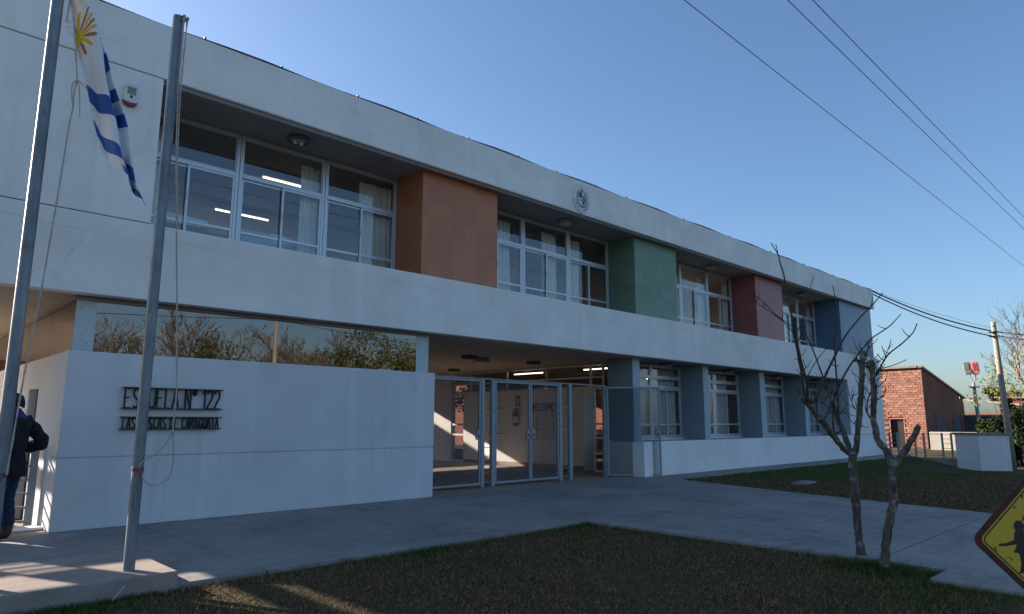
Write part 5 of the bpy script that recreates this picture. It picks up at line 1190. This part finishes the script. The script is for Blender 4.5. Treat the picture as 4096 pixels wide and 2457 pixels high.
bush('hedge_bush', 'yellow-green sunlit bush just left of the wooden pole', blob(39.6, -2.6, .75, .5, .4, .55, 10), 5500, .06, G2, (39.6, -2.55, -.8), seed=4)
bush('hedge_bush', 'tall dark bush at the right frame edge', blob(40.5, -4.2, .7, 1.2, .6, 1.3, 14), 9500, .075, G3 + G1[:2], (40.5, -4.2, -.8), seed=6)
bush('shrub_tip', 'pointed dark conifer tip over the far roof', blob(45, -2.2, 1.9, .3, .25, .7, 6), 2500, .05, G3, (45, -2.2, -.8), seed=8)

def bare_tree(name, base, h, spread, seed, label, levels=5, r0=.16, mat='btwig', grp=None, leaves=None, lean=(0, 0), rmin=.006):
    rng = random.Random(seed); t = thing(name, label, 'tree', base, grp); tr = MB(); tw = MB(); tips = []
    def grow(p, d, L, r_, lv):
        r_ = max(r_, rmin); pts = [p]; n = 4 if lv > 2 else 3; q = p.copy(); dd = d.copy()
        for _ in range(n):
            dd = (dd + Vector((rng.gauss(0, .13), rng.gauss(0, .13), rng.gauss(.03, .08)))).normalized(); q = q + dd * L / n; pts.append(q.copy())
        (tr if lv >= levels - 1 else tw).tube(pts, [r_ * (1 - .4 * i / n) for i in range(n + 1)], 8 if lv >= levels - 1 else (5 if lv > 2 else 3), cap=lv > 2)
        if lv == 0: tips.append(q); return
        for _ in range(rng.choice((2, 3, 3)) + (1 if lv == levels else 0)):
            s = rng.uniform(.45, 1.0); i = min(n, max(1, int(round(s * n)))); ax = Vector((rng.gauss(0, 1), rng.gauss(0, 1), rng.gauss(0, .4))).normalized()
            nd = (dd * 1.0 + ax * spread + Vector((0, 0, .12))).normalized(); grow(pts[i], nd, L * rng.uniform(.6, .82), r_ * rng.uniform(.48, .62), lv - 1)
    grow(Vector(base), Vector((lean[0], lean[1], 1)).normalized(), h * .3, r0, levels)
    tr.build('trunk', 'bark', t, smooth=True); tw.build('branches', mat, t)
    if leaves:
        cols, cnt, sz = leaves; vs = []; fs = []; cl = []
        for p in tips:
            for _ in range(cnt):
                q = p + Vector((rng.gauss(0, .25), rng.gauss(0, .25), rng.gauss(-.1, .25))); a = Vector((rng.gauss(0, 1), rng.gauss(0, 1), rng.gauss(-.5, 1))).normalized(); b = a.orthogonal(); s = sz * rng.uniform(.6, 1.3); i = len(vs)
                vs += [q - a * s, q + b * s * .4, q + a * s, q - b * s * .4]; fs.append((i, i + 1, i + 2, i + 3)); c = rng.choice(cols); f = rng.uniform(.7, 1.3); cl.append((c[0] * f, c[1] * f, c[2] * f))
        o = MB().add(vs, fs).build('crown', 'leaf', t); colour_mesh(o, cl)
    return t
bare_tree('bare_tree', (47, -3.7, -.8), 10.5, .6, 31, 'bare winter tree with fine twigs behind the wooden pole at the right edge', 6, .2, 'btwig')
bare_tree('leafy_tree', (43, -4.25, -.8), 9.0, .5, 44, 'tree with yellowing leaves at the right edge behind the cables', 5, .12, 'btwig', None, ([(.14, .13, .03), (.20, .16, .04), (.09, .10, .03)], 22, .07))
bush('distant_tree', 'small distant treetop over the roofs left of the street lamp', blob(90, 6.2, 3.9, 1.6, 1.4, .9, 7), 1800, .16, G1, (90, 6, -.5), 'tree', seed=12)
# trees across the street, mirrored in the glass strip
GR = 'trees across the street'
_bt = bare_tree
def bare_tree(*a, **k): return _bt(*a, rmin=.016, **k)
bare_tree('bare_tree', (13.0, -31, -.2), 11.5, .6, 51, 'bare tree mirrored in the left half of the dark glass strip', 6, .22, 'dtwig', GR)
bare_tree('bare_tree', (16.5, -34, -.2), 9.0, .7, 52, 'brown scrubby bare tree mirrored mid-way along the glass strip', 6, .18, 'dtwig', GR)
bare_tree('bare_tree', (20.5, -33, -.2), 9.0, .7, 57, 'bare tree mirrored beside the pole in the glass strip', 6, .18, 'dtwig', GR)
bare_tree('bare_tree', (11.5, -36, -.2), 10, .65, 61, 'bare tree mirrored behind the small leafy one at the left of the glass strip', 6, .2, 'dtwig', GR)
bare_tree('bare_tree', (23.0, -36, -.2), 11, .65, 62, 'bare tree mirrored right of the pole behind the leafy one', 6, .2, 'dtwig', GR)
bare_tree('bare_tree', (27.0, -35, -.2), 11, .65, 63, 'bare tree mirrored near the right end of the glass strip', 6, .2, 'dtwig', GR)
bare_tree('bare_tree', (18.6, -37, -.2), 10.5, .65, 64, 'bare tree mirrored directly behind the pole in the glass strip', 6, .2, 'dtwig', GR)
bare_tree('bare_tree', (13.8, -38, -.2), 10.5, .7, 80, 'bare tree mirrored behind the first big bare tree in the glass strip', 6, .2, 'dtwig', GR)
bare_tree('bare_tree', (15.2, -33, -.2), 8.5, .7, 81, 'scrubby bare tree mirrored low in the middle of the glass strip', 6, .2, 'dtwig', GR)
bare_tree('bare_tree', (21.8, -33, -.2), 9, .7, 82, 'scrubby bare tree mirrored just right of the pole', 6, .2, 'dtwig', GR)
bare_tree('bare_tree', (24.8, -38, -.2), 11.5, .7, 83, 'tall bare tree mirrored over the big leafy tree', 6, .2, 'dtwig', GR)
bare_tree('bare_tree', (30.5, -36, -.2), 11, .7, 84, 'bare tree mirrored at the far right end of the glass strip', 6, .2, 'dtwig', GR)
bare_tree('bare_tree', (9.2, -37, -.2), 10, .7, 85, 'bare tree mirrored at the far left end of the glass strip', 6, .2, 'dtwig', GR)
bare_tree('leafy_tree', (16.8, -30, -.2), 9.0, .5, 53, 'leafy tree mirrored left of the pole in the glass strip', 5, .2, 'dtwig', GR, (G1 + G2, 9, .09))
bare_tree('leafy_tree', (24.0, -31, -.2), 10.0, .6, 54, 'big leafy tree mirrored right of the pole in the glass strip', 5, .22, 'dtwig', GR, (G1 + G2, 13, .1))
bare_tree('leafy_tree', (28.5, -33, -.2), 10.0, .6, 55, 'olive tree mirrored at the right end of the glass strip', 5, .22, 'dtwig', GR, (G1 + G2, 10, .1))
bare_tree('leafy_tree', (10.6, -30, -.2), 7.2, .5, 56, 'small leafy tree mirrored at the left end of the glass strip', 5, .15, 'dtwig', GR, (G1 + G2, 10, .09))
t = thing('utility_pole', 'wooden pole mirrored in the glass strip', 'pole', (18.8, -30, -.2)); MB().tube([(18.8, -29.6, -.3), (18.8, -29.6, 8.2)], [.16, .12], 12).build('shaft', 'wood', t, smooth=True)
cable(sag((-12, -29.6, 6.5), (18.8, -29.6, 7.6), .4), .02, 'wire mirrored left of the pole in the glass strip'); cable(sag((18.8, -29.6, 7.6), (50, -29.6, 6.8), .5), .02, 'wire mirrored right of the pole in the glass strip')
# hall back side: brick annex seen through the glazing; unseen wing added to cut the light band
t = thing('courtyard_annex', 'sunlit pink brick annex seen through the slot windows', 'building', (27.5, 14, 0)); box('wall', 'brickp', t, 27.2, 27.5, 8.9, 27, -.1, 3.6); box('wall', 'brickp', t, 27.5, 34, 26.7, 27, -.1, 3.6); box('coping', 'copp', t, 27.1, 27.6, 8.88, 27.1, 3.602, 3.72)
t = thing('light_band_wing', 'added unseen wing across the courtyard, trimming the hall light band', 'building', (6, 21, 0)); box('wall', 'brickp', t, -2, 22, 20.6, 20.8, -.1, 5.15); box('coping', 'copp', t, -2.1, 22.1, 20.5, 20.9, 5.152, 5.3)
bush('courtyard_tree', 'leafy courtyard tree glimpsed through the high hall windows', blob(24, 16.5, 3.6, 1.6, 1.5, 1.2, 9), 3500, .1, G1 + G2, (24, 16.5, 0), 'tree', seed=15)

# ------------------------------------------------------------------ grass and small litter
def path_right(y): return 14.68 + (y + .8) * (14.68 - 12.68) / (7.55 - .8)
def build_grass():
    rng = random.Random(99); vs = []; fs = []; cl = []
    green = [(.055, .10, .018), (.04, .075, .014), (.08, .12, .025)]; dry = [(.225, .13, .055), (.155, .09, .04), (.10, .06, .03), (.31, .20, .095)]
    def green_at(x, y):
        g = .5 + .9 * mnoise.noise(Vector((x * .55, y * .55, 2.0))) + .35 * mnoise.noise(Vector((x * 2.1, y * 2.1, 5.0)))
        if x < 8:
            g -= .28; g += .28 * math.exp(-((y + 3.95) / .3) ** 2) + .25 * math.exp(-((x - 7.5) / .3) ** 2) + .5 * math.exp(-((x - 7.4) ** 2 + (y + 7.7) ** 2) / .3) + .25 * sm((3 - x) / 2)
        else:
            g -= .35; g += 1.5 * sm((y + 4.9 + .05 * (x - 14)) / 2.0) * sm((x - 15.5) / 4) + .6 * math.exp(-((y + .95) / .2) ** 2)
        return g
    def blade(x, y, h, wd, z):
        g = green_at(x, y); c = rng.choice(green if rng.random() < min(.92, max(.04, (g - .3) * 1.7)) else dry); f = rng.uniform(.45, 1.45); a = rng.uniform(0, 6.283); l = rng.uniform(.3, 1.9) * h
        dx, dy = math.cos(a), math.sin(a); f *= 1.45 if x > 14 and c[1] > c[0] else 1.0; i = len(vs); vs.extend([(x - dy * wd, y + dx * wd, z), (x + dy * wd, y - dx * wd, z), (x + dx * l, y + dy * l, z + h)]); fs.append((i, i + 1, i + 2)); cl.append((c[0] * f, c[1] * f, c[2] * f))
    n = 0
    while n < 185000:
        x = rng.uniform(.2, 7.6); y = rng.uniform(-9.4, -3.88)
        if y < -10.3 + x * .15: continue                         # well outside the picture's lower edge
        if x > 7.06 and y < -8.24: continue
        n += 1; g = green_at(x, y); blade(x, y, rng.uniform(.008, .028) * (1 + 1.1 * max(0, g)), rng.uniform(.0018, .0042), gz(x, y) - .012)
    n = 0
    while n < 110000:
        x = 12 + 21 * rng.random() ** 1.5; y = rng.uniform(-9, -.82)
        if x < path_right(y) + .01 or (x > 30.5 and y < -2.4) or y < -10.2 + x * .1: continue
        n += 1; blade(x, y, rng.uniform(.012, .035), rng.uniform(.004, .009), gz(x, y) - .012)
    o = MB().add(vs, fs).build('lawn_grass', 'grass', base=(0, 0, 0)); colour_mesh(o, cl); tag(o, 'short dry winter grass with green tufts beside the concrete', 'grass', kind='stuff')
    # ragged taller tufts along the concrete edges, as one more ground-cover object
    vs.clear(); fs.clear(); cl.clear()
    def tuft(x, y, k, hh):
        for _ in range(k): blade(x + rng.gauss(0, .035), y + rng.gauss(0, .035), rng.uniform(.4, 1) * hh, rng.uniform(.002, .004), gz(x, y) - .012)
    def keep(a, b): return mnoise.noise(Vector((a * 1.9, b * 1.9, 8.0))) + .5 * mnoise.noise(Vector((a * 6, b * 6, 1.0))) > rng.uniform(-.35, .35)
    for _ in range(420):
        x = rng.uniform(1, 7.6)
        if keep(x, 0): tuft(x, -3.9 - abs(rng.gauss(0, .1)), 12, rng.uniform(.03, .075))
    for _ in range(260):
        y = rng.uniform(-9, -3.9)
        if keep(3, y): tuft((7.58 if y > -8.22 else 7.04) - abs(rng.gauss(0, .08)), y, 12, rng.uniform(.03, .07))
    for _ in range(420):
        x = rng.uniform(.6, 7.4); y = rng.uniform(-9, -4)
        if mnoise.noise(Vector((x * .8, y * .8, 4))) > .05: tuft(x, y, 10, rng.uniform(.025, .05))
    for _ in range(400): x = rng.uniform(14.7, 32); tuft(x, -.82 - abs(rng.gauss(0, .06)), 8, .06)
    for _ in range(160): a = rng.uniform(0, 6.28); r_ = rng.gauss(0, .3); tuft(7.45 + r_ * math.cos(a) * .6 - .1, -7.65 + r_ * math.sin(a), 16, .09)
    o = MB().add(vs, fs).build('edge_grass', 'grass', base=(0, 0, 0)); colour_mesh(o, cl); tag(o, 'longer green grass tufts along the slab edges and tree feet', 'grass', kind='stuff')
build_grass()
def leaf_litter():
    rng = random.Random(17); vs = []; fs = []; cl = []; cols = [(.16, .09, .045), (.22, .13, .06), (.10, .06, .035), (.26, .19, .11)]
    for _ in range(520):
        if rng.random() < .7: x, y = rng.uniform(.8, 7.5), rng.uniform(-8.8, -3.95)
        else: x, y = rng.uniform(13, 24), rng.uniform(-7, -1)
        a = rng.uniform(0, 6.28); s = rng.uniform(.008, .02); z = gz(x, y) + rng.uniform(.0, .014); t_ = rng.uniform(-.5, .5)
        d = Vector((math.cos(a), math.sin(a), t_ * .4)); e = Vector((-math.sin(a), math.cos(a), t_)); p = Vector((x, y, z)); i = len(vs)
        vs += [p - d * s, p + e * s * .5 + Vector((0, 0, .004)), p + d * s, p - e * s * .5 + Vector((0, 0, .004))]; fs.append((i, i + 1, i + 2, i + 3)); cl.append(rng.choice(cols))
    o = MB().add(vs, fs).build('leaf_litter', 'leaf', base=(0, 0, 0)); colour_mesh(o, cl); tag(o, 'scattered dry fallen leaves on the lawns', 'leaves', kind='stuff')
leaf_litter()
o = MB().prism([(15.6, -3.2), (16.6, -3.05), (16.5, -3.4), (15.7, -3.5)], (0, 0, -.05), (1, 0, 0), (0, 1, 0), (0, 0, 1), .05).build('inspection_cover', 'conc', bevel=.006); tag(o, 'small concrete inspection cover in the lawn by the school', 'cover')
o = MB().obox((1.72, -4.02, .03), (.5, -.3, .8), (.5, .86, 0), (-.7, .4, .6), .06, .015, .003).build('litter_scrap', 'plastic'); tag(o, 'small pale litter scrap against the flag platform', 'litter')
